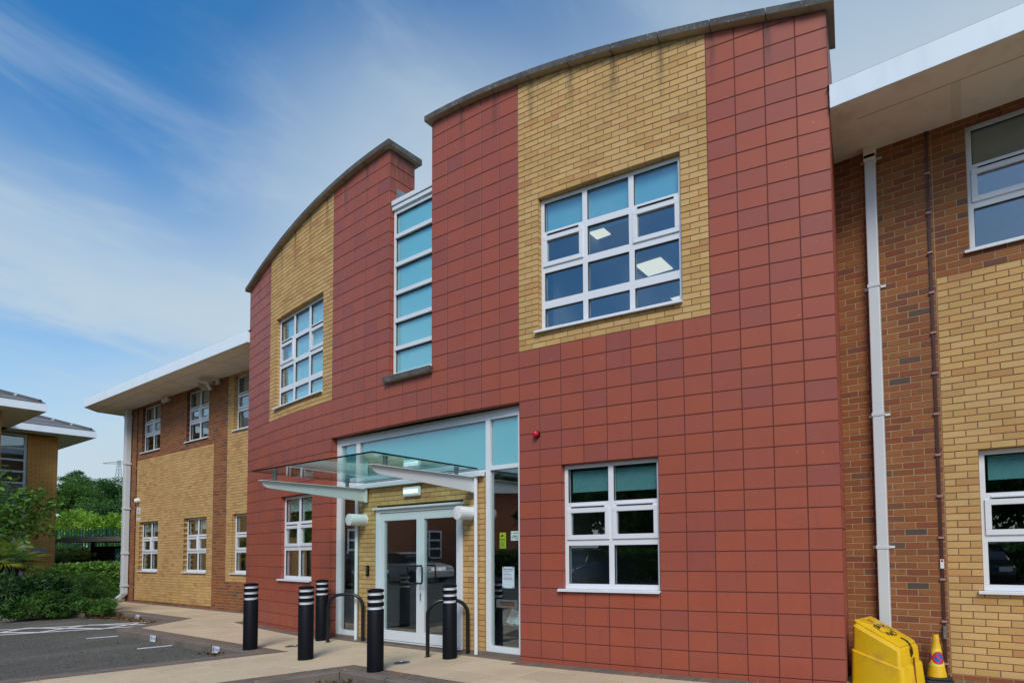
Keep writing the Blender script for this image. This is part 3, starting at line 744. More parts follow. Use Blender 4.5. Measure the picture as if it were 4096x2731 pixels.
# ---- windows
def window(M, w, h, cols, rows, sash, blinds=(), bmat=None, vents=True, sill=True, recess=.08, sgap=0):
    """M: bottom left corner of the opening at the front of the frame. rows: list of (top,bottom) of the glass as fractions from the top."""
    root = empty('window'); root.parent = bld; root.matrix_local = M
    fw, mw, dp = .052, .072, .07
    f = MB(); f.box(0, w, 0, dp, h - fw, h); f.box(0, w, 0, dp, 0, fw * 1.15); f.box(0, fw, 0, dp, fw * 1.15, h - fw); f.box(w - fw, w, 0, dp, fw * 1.15, h - fw)
    n = len(cols); xs = [0] + [w * k for k in cols[:-1]] + [w]
    for k in range(1, n): f.box(xs[k] - mw / 2, xs[k] + mw / 2, .001, dp, fw * 1.15, h - fw)
    cells = []
    for k in range(n):
        xa = xs[k] + (fw if k == 0 else mw / 2); xb = xs[k + 1] - (fw if k == n - 1 else mw / 2)
        for r, (a, b) in enumerate(rows):
            z1, z0 = h * (1 - a), h * (1 - b)
            if r == 0: z1 = h - fw
            if r == len(rows) - 1: z0 = fw * 1.15
            cells.append((k, r, xa, xb, z0, z1))
            if r < len(rows) - 1: f.box(xa, xb, .002, dp, h * (1 - rows[r + 1][0]), z0)
    f.build('frame', M_white, root, bevel=.003)
    for k, r, xa, xb, z0, z1 in cells:
        if (k, r) in sash:
            s = MB(); e = .045; o_ = .014; a0, a1, b0, b1 = xa - o_, xb + o_, z0 - o_, z1 + o_
            s.box(a0, a1, -.016, .03, b1 - e - o_, b1); s.box(a0, a1, -.016, .03, b0, b0 + e + o_); s.box(a0, a0 + e + o_, -.016, .03, b0 + e + o_, b1 - e - o_); s.box(a1 - e - o_, a1, -.016, .03, b0 + e + o_, b1 - e - o_)
            sh = s.build('sash', M_white, root, bevel=.004)
            MB().box(a0 + e + o_ - .004, a1 - e - o_ + .004, .012, .02, b0 + e + o_ - .004, b1 - e - o_ + .004).build('pane', M_glass, root)
            if vents:
                v = MB(); zc = z1 + h * .028; v.box(xa + .05, xb - .05, -.022, .0, zc - .011, zc + .011); v.build('trickle_vent', M_white, root, bevel=.003)
                MB().box(xa + .06, xb - .06, -.019, -.001, zc - .019, zc - .0115).build('vent_slot', M_ink, root)
        else:
            g_ = MB(); g_.box(xa - .004, xb + .004, .028, .036, z0 - .004, z1 + .004); g_.build('pane', M_glass, root)
            q = MB(); e = .006     # dark glazing gasket
            q.box(xa, xa + e, .012, .027, z0, z1); q.box(xb - e, xb, .012, .027, z0, z1); q.box(xa + e, xb - e, .012, .027, z0, z0 + e); q.box(xa + e, xb - e, .012, .027, z1 - e, z1); q.build('gasket', M_ink, root)
    if sill:
        s = MB(); s.box(-.05, w + .01, -recess - .035, .02, -.022, -.001); s.box(-.05, w + .01, -recess - .04, -recess - .03, -.034, -.022); s.build('sill', M_white, root, bevel=.004)
    for (xa, xb, za_, zb_) in blinds:
        m = MB(); nseg = 3
        m.box(w * xa, w * xb, .072, .076, h * (1 - zb_), h * (1 - za_)); m.box(w * xa, w * xb, .068, .082, h * (1 - zb_) - .02, h * (1 - zb_)); m.build('blind', bmat or M_teal, root)
    return root
ROW3 = [(.027, .309), (.365, .600), (.657, .963)]
ROW4 = [(.022, .247), (.294, .506), (.558, .770), (.827, .975)]
def bow_win(c0, c1, j0, j1, *a, **k):
    cm = (c0 + c1) / 2; t = ang(cm); rec = k.get('recess', .08); half = (c1 - c0) * TW / 2
    o = Vector(bp(cm, -rec, zj(j0))) - Vector((cos(t), sin(t), 0)) * half
    return window(frame_M(o, t), 2 * half, zj(j1) - zj(j0), *a, **k)
S2 = {(0, 1), (1, 1)}
bow_win(-6, -2, 4, 11, [.5, 1], ROW3, S2, [(.06, .50, .05, .21), (.53, .95, .05, .22)])
bow_win(-27, -23, 4, 11, [.5, 1], ROW3, S2, [(.06, .49, .04, .17), (.52, .95, .04, .18)], M_pale)
bow_win(-7, -1, 19, 27, [.335, .665, 1], ROW4, {(0, 1), (2, 1)}, [(.03, .33, .03, .25), (.345, .655, .03, .30), (.67, .97, .03, .25)], M_bluebl)
bow_win(-28, -22, 19, 27, [.335, .665, 1], ROW4, {(0, 1), (2, 1)}, [(.11, .33, .03, .97), (.345, .655, .03, .97), (.67, .97, .03, .97)], M_cyan)
for i, x0 in enumerate((-15.0, -11.84, -9.03, 7.455)):
    bl_lo = [[(.06, .95, .04, .19)], [(.22, .48, .04, .22), (.54, .95, .04, .20)], [(.3, .95, .04, .20)], [(.06, .95, .04, .20)]][i]
    window(frame_M((x0, YW + .08, ZC + 12 * .075), 0), 1.38, 1.5, [.5, 1], ROW3, S2, bl_lo, M_pale if i < 3 else M_teal)
    window(frame_M((x0, YW + .08, ZC + 61 * .075), 0), 1.38, 1.425, [.5, 1], ROW3, S2, [(.05, .49, .03, .265), (.52, .95, .03, .265)], plain('grey_blind_%d' % i, (.16, .20, .19), .85))
# dark lintel line over the curved block's openings comes from the soffit of the bricks; slot window
t = ang(-14.5); slot = empty('window'); slot.parent = bld; slot.matrix_local = frame_M(Vector(bp(-14.5, -.075, zj(18.45))) - Vector((cos(t), sin(t), 0)) * (1.5 * TW), t)
w, h = 3 * TW, zj(30.55) - zj(18.45); f = MB(); dp = .08
f.box(.008, .055, 0, dp, 0, h); f.box(w - .05, w - .006, 0, dp, 0, h); f.box(.055, w - .05, .001, dp, 0, .075); f.box(.055, w - .05, .001, dp, h - .06, h)
bars = [(27.1, 28.05), (25.05, 25.98), (22.98, 24.03), (20.95, 22.1), (19.6, 19.6)]
zs = [27.95, 25.85, 23.8, 21.75, 19.7]; zs = [zj(k) - zj(18.45) for k in (28.62, 26.55, 24.5, 22.5, 20.5)]
prev = .075; panes = []
for k in sorted(zs): f.box(.055, w - .05, -.012, dp, k - .032, k + .032); panes.append((prev, k - .032)); prev = k + .032
panes.append((prev, h - .06))
f.build('frame', M_alu, slot, bevel=.003)
for a, b in panes:
    MB().box(.05, w - .045, .03, .036, a - .004, b + .004).build('pane', M_glass, slot)
    MB().box(.05, .062, .018, .029, a, b).build('gasket', M_ink, slot); MB().box(.062, w - .05, .018, .029, b - .008, b).build('gasket', M_ink, slot)
MB().box(.055, w - .05, .044, .05, .05, h - .05).build('blind', M_cyan, slot)
c_ = MB(); c_.box(.0, w, -.03, .42, h + .001, h + .06); c_.box(-.0, w, -.045, .42, h + .075, h + .15); c_.build('cap', M_alu, slot, bevel=.004)
MB().box(.0, .004, .05, .42, h + .15, h + .42).build('flashing', M_zinc, slot)
s_ = MB(); s_.box(-.07, w + .03, -.145, .05, -.10, -.008); s_.build('sill', M_coping, slot, bevel=.006)

# ---- entrance screen
YG = .17
ent = empty('entrance_screen', (0, YG, 0)); ent.parent = bld
f = MB()
f.box(-2.19, 2.19, 0, .08, 3.30, 3.43); f.box(-2.19, -2.07, 0, .08, .05, 3.30); f.box(2.07, 2.19, 0, .08, .05, 3.30)
f.box(-1.63, -1.535, .0, .08, 2.56, 3.30); f.box(1.452, 1.54, 0, .08, .05, 3.30); f.box(-1.6, -1.545, .0, .08, .05, 2.56)
f.box(-2.07, -1.63, 0, .08, 2.58, 2.645); f.box(1.54, 2.07, 0, .08, 2.58, 2.645)
f.box(-2.07, -1.6, 0, .08, .05, .13); f.box(1.54, 2.07, 0, .08, .05, .13)
f.box(-1.535, 1.452, .0, .08, 2.565, 2.60)
f.build('frame', M_alu, ent, bevel=.004)
MB().box(-2.19, 2.19, -.02, .1, 0, .05).build('threshold', M_kerb, ent)
for a, b, c, d in ((-2.075, -1.59, .125, 2.585), (1.535, 2.075, .125, 2.585), (-2.075, -1.625, 2.64, 3.305), (-1.54, 1.457, 2.595, 3.305), (1.535, 2.075, 2.64, 3.305)):
    MB().box(a, b, .034, .042, c, d).build('pane', M_glass, ent)
for a, b, c, d in ((-2.06, -1.64, 2.66, 3.28), (-1.52, 1.44, 2.62, 3.28), (1.55, 2.06, 2.66, 3.28)):
    MB().box(a, b, .052, .056, c, d).build('blind', M_tealhi, ent)
# brick surround of the door
sb = Pieces('surround_brick', MT['buff'], .002); bk = MB()
for v in range(33):
    z0 = .025 + v * .075; off = -.1125 if v % 2 else 0
    spans = [(-1.515, -1.03), (1.0, 1.445)] if z0 < 2.13 else [(-1.515, 1.445)]
    for a, b in spans:
        x = a + off
        while x < b - .02:
            p, q = max(a, x), min(b, x + .225)
            if q - p > .03: sb.add((p + .005, YG - .01 + random.uniform(-.001, .001), z0 + .005), 0, q - p - .01, .065, .1)
            x += .225
        bk.add([(a, YG - .0065, z0), (b, YG - .0065, z0), (b, YG - .0065, z0 + .075), (a, YG - .0065, z0 + .075)], [(0, 1, 2, 3)])
sw = bk.build('door_surround', M_mbuff, bld); sb.flush(sw, 300)
# double door
dr = empty('entrance_door', (0, YG, 0)); dr.parent = bld
f = MB(); f.box(-1.03, -.935, -.03, .08, .03, 2.13); f.box(.945, 1.0, -.03, .08, .03, 2.13); f.box(-.935, .945, -.03, .08, 2.08, 2.13); f.box(-1.07, 1.02, -.07, .0, 2.131, 2.165); f.box(-.935, .945, -.03, .08, .03, .05); f.build('door_frame', M_alu, dr, bevel=.004)
for a, b in ((-.93, .045), (.052, .94)):
    f = MB(); f.box(a, a + .095, -.015, .045, .055, 2.075); f.box(b - .075, b, -.015, .045, .055, 2.075); f.box(a + .095, b - .075, -.015, .045, 1.95, 2.075); f.box(a + .095, b - .075, -.015, .045, .055, .205)
    lf = f.build('door_leaf', M_alu, dr, bevel=.004)
    MB().box(a + .09, b - .07, .012, .02, .2, 1.955).build('pane', M_glass, lf)
for x, x2 in ((.0, -.12), (.10, .22)):
    ys = -.075
    m = MB()
    k = -1 if x2 < x else 1
    pts = [(x, -.015, 1.235), (x, ys - .01, 1.235), (x + k * .02, ys - .03, 1.235), (x + k * .10, ys - .03, 1.235), (x + k * .125, ys - .03, 1.21), (x + k * .125, ys - .03, .995), (x + k * .10, ys - .03, .97), (x + k * .02, ys - .03, .97), (x, ys - .01, .97), (x, -.015, .97)]
    m.tube(pts, .013, 8); m.build('handle', M_blackmetal, dr, smooth=50)
MB().box(.06, .085, -.018, -.0155, .70, .82).build('lock_plate', M_steel, dr)
# posts either side of the brick surround and the beam over it
for x in (-1.52, 1.31):
    MB().lathe([(.026, 0.0), (.026, 2.50)], 14, Matrix.Translation((x, YG - .05, 0))).build('slim_post', M_alu, bld, smooth=50)
MB().box(-1.66, 1.45, YG - .095, YG - .012, 2.503, 2.562).build('canopy_beam', M_alu, bld, bevel=.004)

# ---- downpipes and lightning tape
dpi = empty('downpipe'); dpi.parent = bld
MB().box(6.425, 6.545, YW - .105, YW - .012, .0, 5.99).build('pipe', M_pipe, dpi, bevel=.01)
MB().box(6.418, 6.552, YW - .112, YW - .008, 5.94, 6.115).build('pipe_collar', M_soffit, dpi, bevel=.006)
for z in (5.99, 4.455, 2.95, 1.43):
    m = MB(); m.box(6.418, 6.552, YW - .112, YW - .008, z - .02, z + .02); m.box(6.552, 6.605, YW - .012, YW - .002, z - .014, z + .014); m.box(6.375, 6.418, YW - .012, YW - .002, z - .018, z + .018); m.build('bracket', M_pipe, dpi, bevel=.003)
dpl = empty('downpipe'); dpl.parent = bld
MB().box(-15.93, -15.74, YW - .16, YW - .02, .22, 6.11).build('pipe', M_pipe, dpl, bevel=.012)
m = MB(); M_ = Matrix(((1, 0, 0, 0), (0, 1, 0, 0), (0, 0, 1, 0), (0, 0, 0, 1)))
m.add([(-15.93, YW - .16, .22), (-15.74, YW - .16, .22), (-15.74, YW - .02, .22), (-15.93, YW - .02, .22), (-16.0, YW - .36, .02), (-15.81, YW - .36, .02), (-15.81, YW - .22, .01), (-16.0, YW - .22, .01)], [(0, 1, 5, 4), (1, 2, 6, 5), (2, 3, 7, 6), (3, 0, 4, 7), (4, 5, 6, 7)]); m.build('shoe', M_pipe, dpl)
for z in (4.35, 2.92, 1.5, .48, 5.85): MB().box(-15.94, -15.715, YW - .17, YW - .01, z - .03, z + .03).build('bracket', M_pipe, dpl, bevel=.004)
ltp = empty('lightning_conductor'); ltp.parent = bld
MB().box(7.058, 7.088, YW - .016, YW - .004, .0, 6.11).build('tape', M_gold, ltp)
for k in range(14):
    z = 5.62 - k * .455
    if z > .1: MB().box(7.045, 7.101, YW - .026, YW - .003, z - .012, z + .012).build('clip', M_clip, ltp, bevel=.003)
m = MB(); m.box(7.06, 7.088, YW - .04, YW - .017, .43, .57); m.lathe([(.012, 0), (.012, .02)], 10, Matrix.Translation((7.074, YW - .04, .46)) @ Matrix.Rotation(PI / 2, 4, 'X')); m.lathe([(.012, 0), (.012, .02)], 10, Matrix.Translation((7.074, YW - .04, .54)) @ Matrix.Rotation(PI / 2, 4, 'X')); m.build('test_clamp', M_steel, ltp)
m = MB(); m.box(7.055, 7.092, YW - .024, YW - .0165, 1.19, 1.29); tg = m.build('tag_label', M_signw, ltp)
MB().lathe([(.013, 0), (.013, .001)], 14, Matrix.Translation((7.0735, YW - .0245, 1.272)) @ Matrix.Rotation(PI / 2, 4, 'X')).build('tag_symbol', M_sred, tg)
ltl = empty('lightning_conductor'); ltl.parent = bld
MB().box(-15.325, -15.30, YW - .02, YW - .004, 0, 6.1).build('tape', M_gold, ltl)
for k in range(9): MB().box(-15.34, -15.285, YW - .03, YW - .003, 5.4 - k * .62, 5.43 - k * .62).build('clip', M_clip, ltl)
# white vent bend on the roof beside the curved block
m = MB(); m.tube([(6.28, 1.35, 6.3), (6.28, 1.35, 6.62), (6.31, 1.35, 6.70), (6.38, 1.35, 6.74), (6.46, 1.35, 6.72), (6.52, 1.35, 6.62)], .055, 12); m.build('vent_bend', M_pipe, bld, smooth=60)

# ------------------------------------------------------------------ things at the entrance
can = empty('entrance_canopy', (0, YG, 2.5), 0, 'clear glass canopy on two white cantilever arms over the double door', 'canopy')
def canpart(m, name, mat, **k):
    o = m.build(name, mat, can, **k); o.location = (0, -YG, -2.5); return o
gz_ = lambda y: 2.60 + (.1 - y) * .012
canpart(MB().add([(x, y, z + dz) for dz in (0, .02) for x, y, z in ((-1.44, -1.50, gz_(-1.5)), (1.37, -1.50, gz_(-1.5)), (1.37, .10, gz_(.1)), (-1.44, .10, gz_(.1)))], [(3, 2, 1, 0), (4, 5, 6, 7)]), 'glass_roof', M_canglass)
e_ = MB(); q = [(-1.44, -1.50, gz_(-1.5)), (1.37, -1.50, gz_(-1.5)), (1.37, .10, gz_(.1)), (-1.44, .10, gz_(.1))]
for i in range(4):
    a, b = q[i], q[(i + 1) % 4]; e_.add([a, b, (b[0], b[1], b[2] + .02), (a[0], a[1], a[2] + .02)], [(0, 1, 2, 3)])
canpart(e_, 'glass_edge', plain('dark_glass_edge', (.006, .014, .015), .7, spec=.1))
for x in (-1.28, 1.276):
    prof = [(.115, 2.283), (.115, 2.49), (-1.44, 2.487), (-1.435, 2.455), (-1.415, 2.42), (-1.375, 2.398), (-1.33, 2.39)]
    m = MB(); n = len(prof); vs_ = [(x - .006, y, z) for y, z in prof] + [(x + .006, y, z) for y, z in prof]
    m.add(vs_, [tuple(range(n)), tuple(range(2 * n - 1, n - 1, -1))] + [(i, n + i, n + (i + 1) % n, (i + 1) % n) for i in range(n)])
    m.box(x - .045, x + .045, -1.47, .12, 2.488, 2.498); m.box(x - .05, x + .05, .105, .125, 2.27, 2.5)
    canpart(m, 'arm', M_canarm, bevel=.002)
    for y in (-1.27, -.195):
        m = MB(); m.lathe([(.032, 2.498), (.032, 2.502), (.026, 2.504), (.026, gz_(y) - .022), (.033, gz_(y) - .02), (.033, gz_(y) - .001)], 14, Matrix.Translation((x, y, 0))); m.lathe([(.033, gz_(y) + .0205), (.030, gz_(y) + .034)], 14, Matrix.Translation((x, y, 0)))
        canpart(m, 'spacer', M_greypost, smooth=50)
RX = Matrix.Rotation(PI / 2, 4, 'X')   # z axis -> -y
for x, lab in ((-1.36, 'white drum wall light left of the entrance door'), (1.20, 'white drum wall light right of the entrance door')):
    o = empty('wall_light', (x, YG - .012, 1.985), 0, lab, 'wall light', 'drum lights beside the door')
    m = MB(); m.lathe([(.102, .0), (.102, .012), (.096, .014), (.096, .27), (.094, .275)], 28, RX); m.build('drum', M_drum, o, smooth=40)
    MB().lathe([(.090, .2755), (.070, .279), (.0, .281)], 28, RX, cap=False).build('lens', M_lamp, o, smooth=60)
o = empty('bulkhead_light', (-.11, YG - .012, 2.385), 0, 'oblong lit bulkhead light on bricks under the canopy', 'light')
MB().box(-.20, .20, -.05, 0, -.075, .075).build('body', M_drum, o, bevel=.02)
m = MB(); m.box(-.165, .165, -.058, -.051, -.03, .03); m.build('diffuser', M_bulk, o, bevel=.003)
m = MB()
for k in range(13): m.box(-.15 + k * .024, -.144 + k * .024, -.062, -.0585, -.026, .026)
m.build('diffuser_rib', M_drum, o)
o = empty('keypad', (-1.25, YG - .0105, 1.145), 0, 'small black keypad on bricks left of the door', 'keypad')
MB().box(-.032, .032, -.03, 0, -.085, .085).build('case', M_black, o, bevel=.008)
for r_ in range(5):
    for c in range(2): MB().box(-.020 + c * .023, -.003 + c * .023, -.0335, -.0305, .05 - r_ * .024, .062 - r_ * .024).build('key', M_rubgrey, o)
t = ang(-7.11); o = empty('alarm_beacon', Vector(bp(-7.11, 0.0005, 2.965)), t, 'small round red alarm beacon high on the red tiles', 'beacon')
MB().lathe([(.048, 0), (.048, .022), (.044, .025)], 22, RX).build('base', M_black, o, smooth=40)
MB().lathe([(.042, .0255), (.042, .05), (.034, .066), (.018, .074), (0, .075)], 22, RX, cap=False).build('lens', M_red, o, smooth=60)

def bollard(loc, lab):
    o = empty('bollard', loc, 0, lab, 'bollard', 'black bollards guarding the entrance')
    m = MB(); m.lathe([(.094, 0), (.094, .745), (.089, .752)], 30); m.build('post', M_black, o, smooth=40)
    zb = .753
    for k in range(3):
        MB().lathe([(.080, zb), (.080, zb + .034)], 30).build('reflective_band', M_band, o, smooth=40)
        h_ = .052 if k < 2 else .034
        prof = [(.082, zb + .0345), (.0935, zb + .0375), (.0935, zb + .034 + h_ - .003), (.082 if k < 2 else .086, zb + .034 + h_)]
        if k == 2: prof += [(.05, zb + .034 + h_ + .010), (.0, zb + .034 + h_ + .014)]
        MB().lathe(prof, 30, cap=(k < 2)).build('ring' if k < 2 else 'cap', M_black, o, smooth=40); zb += .034 + h_ + .0005
    return o
bollard((-2.18, -1.15, .004), 'striped black bollard at the far end of the front row'); bollard((-.59, -1.18, 0), 'middle striped black bollard of the front row of three'); bollard((1.0, -1.20, .004), 'nearest striped black bollard at the kerb corner')
bollard((-2.03, -.155, 0), 'striped black bollard behind, against the red tiles left of the door'); bollard((1.18, -.225, 0), 'striped black bollard in front of the right door leaf')
def hoop(a_, b_, lab):
    L_ = math.hypot(b_[0] - a_[0], b_[1] - a_[1]); y0, y1 = -L_ / 2, L_ / 2
    o = empty('cycle_stand', ((a_[0] + b_[0]) / 2, (a_[1] + b_[1]) / 2, 0), math.atan2(b_[1] - a_[1], b_[0] - a_[0]) - PI / 2, lab, 'cycle stand', 'black hoops either side of the door')
    h_ = (y1 - y0) / 2; pts = [(0, -h_, 0), (0, -h_, .55)] + [(0, -h_ + .2 - .2 * cos(a), .565 + .2 * sin(a)) for a in np.linspace(0, PI / 2, 8)] + [(0, h_ - .2 + .2 * sin(a), .565 + .2 * cos(a)) for a in np.linspace(0, PI / 2, 8)] + [(0, h_, .55), (0, h_, 0)]
    MB().tube(pts, .026, 12).build('hoop', M_blackmetal, o, smooth=60)
    for s in (-1, 1): MB().lathe([(.05, .0), (.04, .002), (.024, .003)], 14, Matrix.Translation((0, s * h_, 0))).build('rust_ring', M_rust, o)
hoop((-1.73, -.225), (-1.30, .10), 'black tubular hoop stand left of the entrance door'); hoop((.82, -.30), (1.165, .10), 'black tubular hoop stand in front of the right door leaf')
def uplight(x, y, lab):
    o = empty('ground_light', (x, y, 0), 0, lab, 'ground light', 'round lights set in the paving')
    MB().lathe([(.118, -.02), (.118, .004), (.112, .006), (.085, .005), (.083, .002)], 30, cap=False).build('bezel', M_steel, o, smooth=40)
    MB().lathe([(.084, .0015), (0, .0025)], 30, cap=False).build('lens', plain('lens_glass', (.05, .08, .085), .1), o)
uplight(.838, -.728, 'round steel ground light set in slabs before the door'); uplight(-1.87, -.68, 'round steel ground light behind the middle bollard')

# notices and letter box behind the right side glazing
def card(name, x0, x1, z0, z1, y, mat, lab, cat, group=None):
    o = MB().box(0, x1 - x0, 0, .0015, 0, z1 - z0).build(name, mat); o.location = (x0, y, z0); tag(o, lab, cat, group); return o
YS = YG + .028     # stuck on the outside face of the pane
o = card('notice', 1.745, 1.965, .935, 1.227, YS, M_paper, 'white typed notice taped to the right side glazing', 'notice')
put('lettering', text_mesh('Registered Office Address', .017, M_ink, bold=.0006), o, Matrix.Translation((.11, -.0008, .262)) @ FACE)
m = MB()
for k, (z, wd_) in enumerate([(.240, .17), (.232, .19), (.212, .10), (.197, .14), (.189, .15), (.172, .16), (.150, .15), (.134, .18), (.126, .17), (.118, .18)]): m.box(.018, .018 + wd_, -.0008, -.0002, z - .002, z + .001)
m.build('printed_line', M_rubgrey, o)
for x, z in ((.01, .275), (.19, .275), (.01, .0), (.19, .0)): MB().box(x, x + .022, -.001, -.0003, z, z + .018).build('tape', M_zinc, o)
o = card('cctv_sign', 1.695, 1.815, 1.48, 1.70, YS, M_signlime, 'lime green CCTV warning sticker on the right side glazing', 'sign')
put('lettering', text_mesh('CCTV', .034, M_ink, bold=.001), o, Matrix.Translation((.06, -.0008, .118)) @ FACE)
m = MB(); m.box(-.03, .018, -.001, -.0003, -.012, .012, Matrix.Translation((.055, 0, .178)) @ Matrix.Rotation(rad(-25), 4, 'Y')); m.box(.03, .04, -.001, -.0003, -.02, -.012, Matrix.Translation((.055, 0, .178))); m.build('camera_symbol', M_ink, o)
m = MB()
for k in range(7): m.box(.012, .108 - (k % 3) * .012, -.001, -.0003, .018 + k * .011, .022 + k * .011)
m.build('printed_line', M_signg, o)
o = card('certificate_sign', 1.905, 2.12, 1.585, 1.715, YS, plain('pale_green_card', (.50, .66, .60), .6), 'pale certification sticker partly hidden by the red tiles', 'sign')
put('lettering', text_mesh('interface', .026, plain('teal_ink', (.02, .22, .19), .6)), o, Matrix.Translation((.098, -.0008, .103)) @ FACE)
put('lettering', text_mesh('ISO 140', .036, M_ink, bold=.0008), o, Matrix.Translation((.118, -.0008, .055)) @ FACE)
put('lettering', text_mesh('CERTIFICA', .018, M_ink), o, Matrix.Translation((.118, -.0008, .024)) @ FACE)
m = MB(); m.box(-.004, .004, -.001, -.0003, -.012, .012, Matrix.Translation((.022, 0, .045)) @ Matrix.Rotation(rad(-35), 4, 'Y')); m.box(-.004, .004, -.001, -.0003, -.025, .025, Matrix.Translation((.042, 0, .055)) @ Matrix.Rotation(rad(25), 4, 'Y')); m.box(.008, .020, -.001, -.0003, .097, .109); m.build('tick_symbol', plain('green_ink', (.02, .16, .10), .6), o)
lb = empty('letter_box', (1.84, YG + .03, .72), 0, 'steel letter slot with clear mail basket behind the side glazing', 'letter box')
m = MB(); m.box(-.195, .195, -.02, .0, .03, .055); m.box(-.195, .195, -.02, 0, -.055, -.03); m.box(-.195, -.14, -.02, 0, -.03, .03); m.box(.14, .195, -.02, 0, -.03, .03); m.build('flap_frame', M_steel, lb, bevel=.003)
MB().box(-.14, .14, -.006, 0, -.03, .03).build('flap', plain('bronze', (.22, .16, .10), .35, metal=.7), lb)
m = MB(); m.box(-.13, .2, .03, .2, -.30, -.29); m.box(-.13, -.125, .03, .2, -.29, -.1); m.box(.195, .2, .03, .2, -.29, -.1); m.build('basket', M_steel, lb)
o = MB().box(-.07, .07, -.001, .001, 0, .2).build('newspaper', plain('newsprint', (.5, .52, .52), .8, dirt=((.06, .14, .3), 30))); o.location = (1.80, YG + .10, .44); o.rotation_euler = (rad(-25), rad(14), 0); tag(o, 'folded newspaper leaning in the mail basket', 'newspaper')
o = MB().box(-.045, .045, -.001, .001, 0, .19).build('envelope', M_paper); o.location = (1.93, YG + .09, .44); o.rotation_euler = (rad(-25), rad(14), 0); tag(o, 'white envelope leaning in the mail basket', 'envelope')

# kerb plates
def kplate(x, y, rz, lab, txt='STAFF'):
    o = MB().box(-.115, .115, -.004, 0, -.055, .055).build('bay_plate', M_signw, bevel=.002); o.location = (x, y, -.038); o.rotation_euler = (rad(-4), 0, rz); tag(o, lab, 'sign', 'staff plates on the kerb')
    put('lettering', text_mesh(txt, .052, plain('plate_blue', (.03, .25, .62), .5), bold=.0012), o, Matrix.Translation((.036, -.0045, 0)) @ FACE)
    m = MB(); m.box(-.082, -.048, -.0048, -.004, -.035, .035); m.build('badge', plain('navy', (.01, .02, .09), .5), o)
    m = MB(); m.lathe([(.008, 0), (.008, .0005)], 12, Matrix.Translation((-.065, -.0048, .012)) @ RX); m.box(-.076, -.054, -.0053, -.0048, -.018, -.004); m.build('badge_symbol', M_signw, o)
    for x_ in (-.102, .102): MB().lathe([(.005, 0), (.005, .002)], 8, Matrix.Translation((x_, -.004, -.01)) @ RX).build('screw', M_rubgrey, o)
kplate(-2.90, -1.306, 0, 'white STAFF plate with a weed before it, nearest the bollards'); kplate(-5.36, -1.287, 0, 'white STAFF plate on the kerb left of the nearer bay line'); kplate(-10.0, -.076, 0, 'white STAFF plate above the heap of dry leaves')
wdd = MB()
for k in range(9):
    a = k * 2.4; z = .03 + k * .016; l = .045 - k * .002
    wdd.add([(0, 0, z), (l * .5 * cos(a) - .006 * sin(a), l * .5 * sin(a) + .006 * cos(a), z + .018), (l * cos(a), l * sin(a), z + .02), (l * .5 * cos(a) + .006 * sin(a), l * .5 * sin(a) - .006 * cos(a), z + .018)], [(0, 1, 2, 3)])
wdd.tube([(0, 0, 0), (0, 0, .16)], .003, 5); o = wdd.build('weed', LF_mid); o.location = (-2.95, -1.35, -.1); tag(o, 'small weed growing in front of the nearest STAFF plate', 'weed')

# grit bin
gb = empty('grit_bin', (6.233, .76, 0), rad(-16), 'yellow grit bin with sloping lid beside the curved wall', 'bin')
Wd, Dp = .50, .45
def loft(rings, cap=True):
    m = MB(); n = len(rings[0]); vs_ = [v for r_ in rings for v in r_]; fs = []
    for k in range(len(rings) - 1):
        for i in range(n): j = (i + 1) % n; fs.append((k * n + i, k * n + j, (k + 1) * n + j, (k + 1) * n + i))
    if cap: fs += [tuple(range(n - 1, -1, -1)), tuple(range((len(rings) - 1) * n, len(rings) * n))]
    return m.add(vs_, fs)
def rr(x0, x1, y0, y1, zf, r=.04, n=4):
    pts = []
    for cx, cy, a0 in ((x1 - r, y0 + r, -PI / 2), (x1 - r, y1 - r, 0), (x0 + r, y1 - r, PI / 2), (x0 + r, y0 + r, PI)):
        for k in range(n + 1): a = a0 + PI / 2 * k / n; pts.append((cx + r * cos(a), cy + r * sin(a)))
    return [(x, y, zf(x)) for x, y in pts]
step = lambda x: .37 - .26 * x
m = loft([rr(-.02, .545, -.030, .532, lambda x: 0, .05), rr(-.012, .522, -.024, .524, lambda x: step(x) - .012, .05), rr(-.006, .512, -.014, .514, lambda x: step(x), .05)]); m.build('base', M_yellow, gb, smooth=35)
slope = lambda x: .655 - .47 * x
m = loft([rr(0, .505, -.012, .512, lambda x: .15), rr(.005, .49, -.002, .502, lambda x: slope(x) - .035), rr(.03, .465, .02, .48, lambda x: slope(x) - .005)]); m.build('body', M_yellow, gb, smooth=35)
sl_ = lambda x: .676 - .47 * x
m = loft([rr(.0, .47, .05, .46, lambda x: sl_(x) - .05, .03), rr(-.002, .475, .047, .463, lambda x: sl_(x) - .012, .03), rr(.015, .455, .065, .445, lambda x: sl_(x), .03)]); lid = m.build('lid', M_yellow, gb, smooth=35)
LM = Matrix.Translation((.0, .255, .6775)) @ Matrix.Rotation(math.atan(.47), 4, 'Y') @ Matrix.Rotation(PI / 2, 4, 'Z')   # text x -> +y, text y -> up the lid
m = MB(); m.box(-.05, .05, .005, .010, 0, .004, Matrix.Translation((.075, .255, .70 - .49 * .075 + .001)) @ Matrix.Rotation(math.atan(.49), 4, 'Y')); 
hm = Matrix.Translation((.085, .255, .676 - .47 * .085)) @ Matrix.Rotation(math.atan(.47), 4, 'Y')
m = MB(); m.box(-.035, .035, -.065, -.05, 0, .010, hm); m.box(-.035, .035, .05, .065, 0, .010, hm); m.box(-.05, -.032, -.065, .065, 0, .016, hm); m.build('grip', M_yellow, lid, bevel=.005)
MB().box(-.031, .03, -.05, .05, -.001, .002, hm).build('grip_recess', plain('shaded_yellow', (.36, .19, .004), .6), lid)
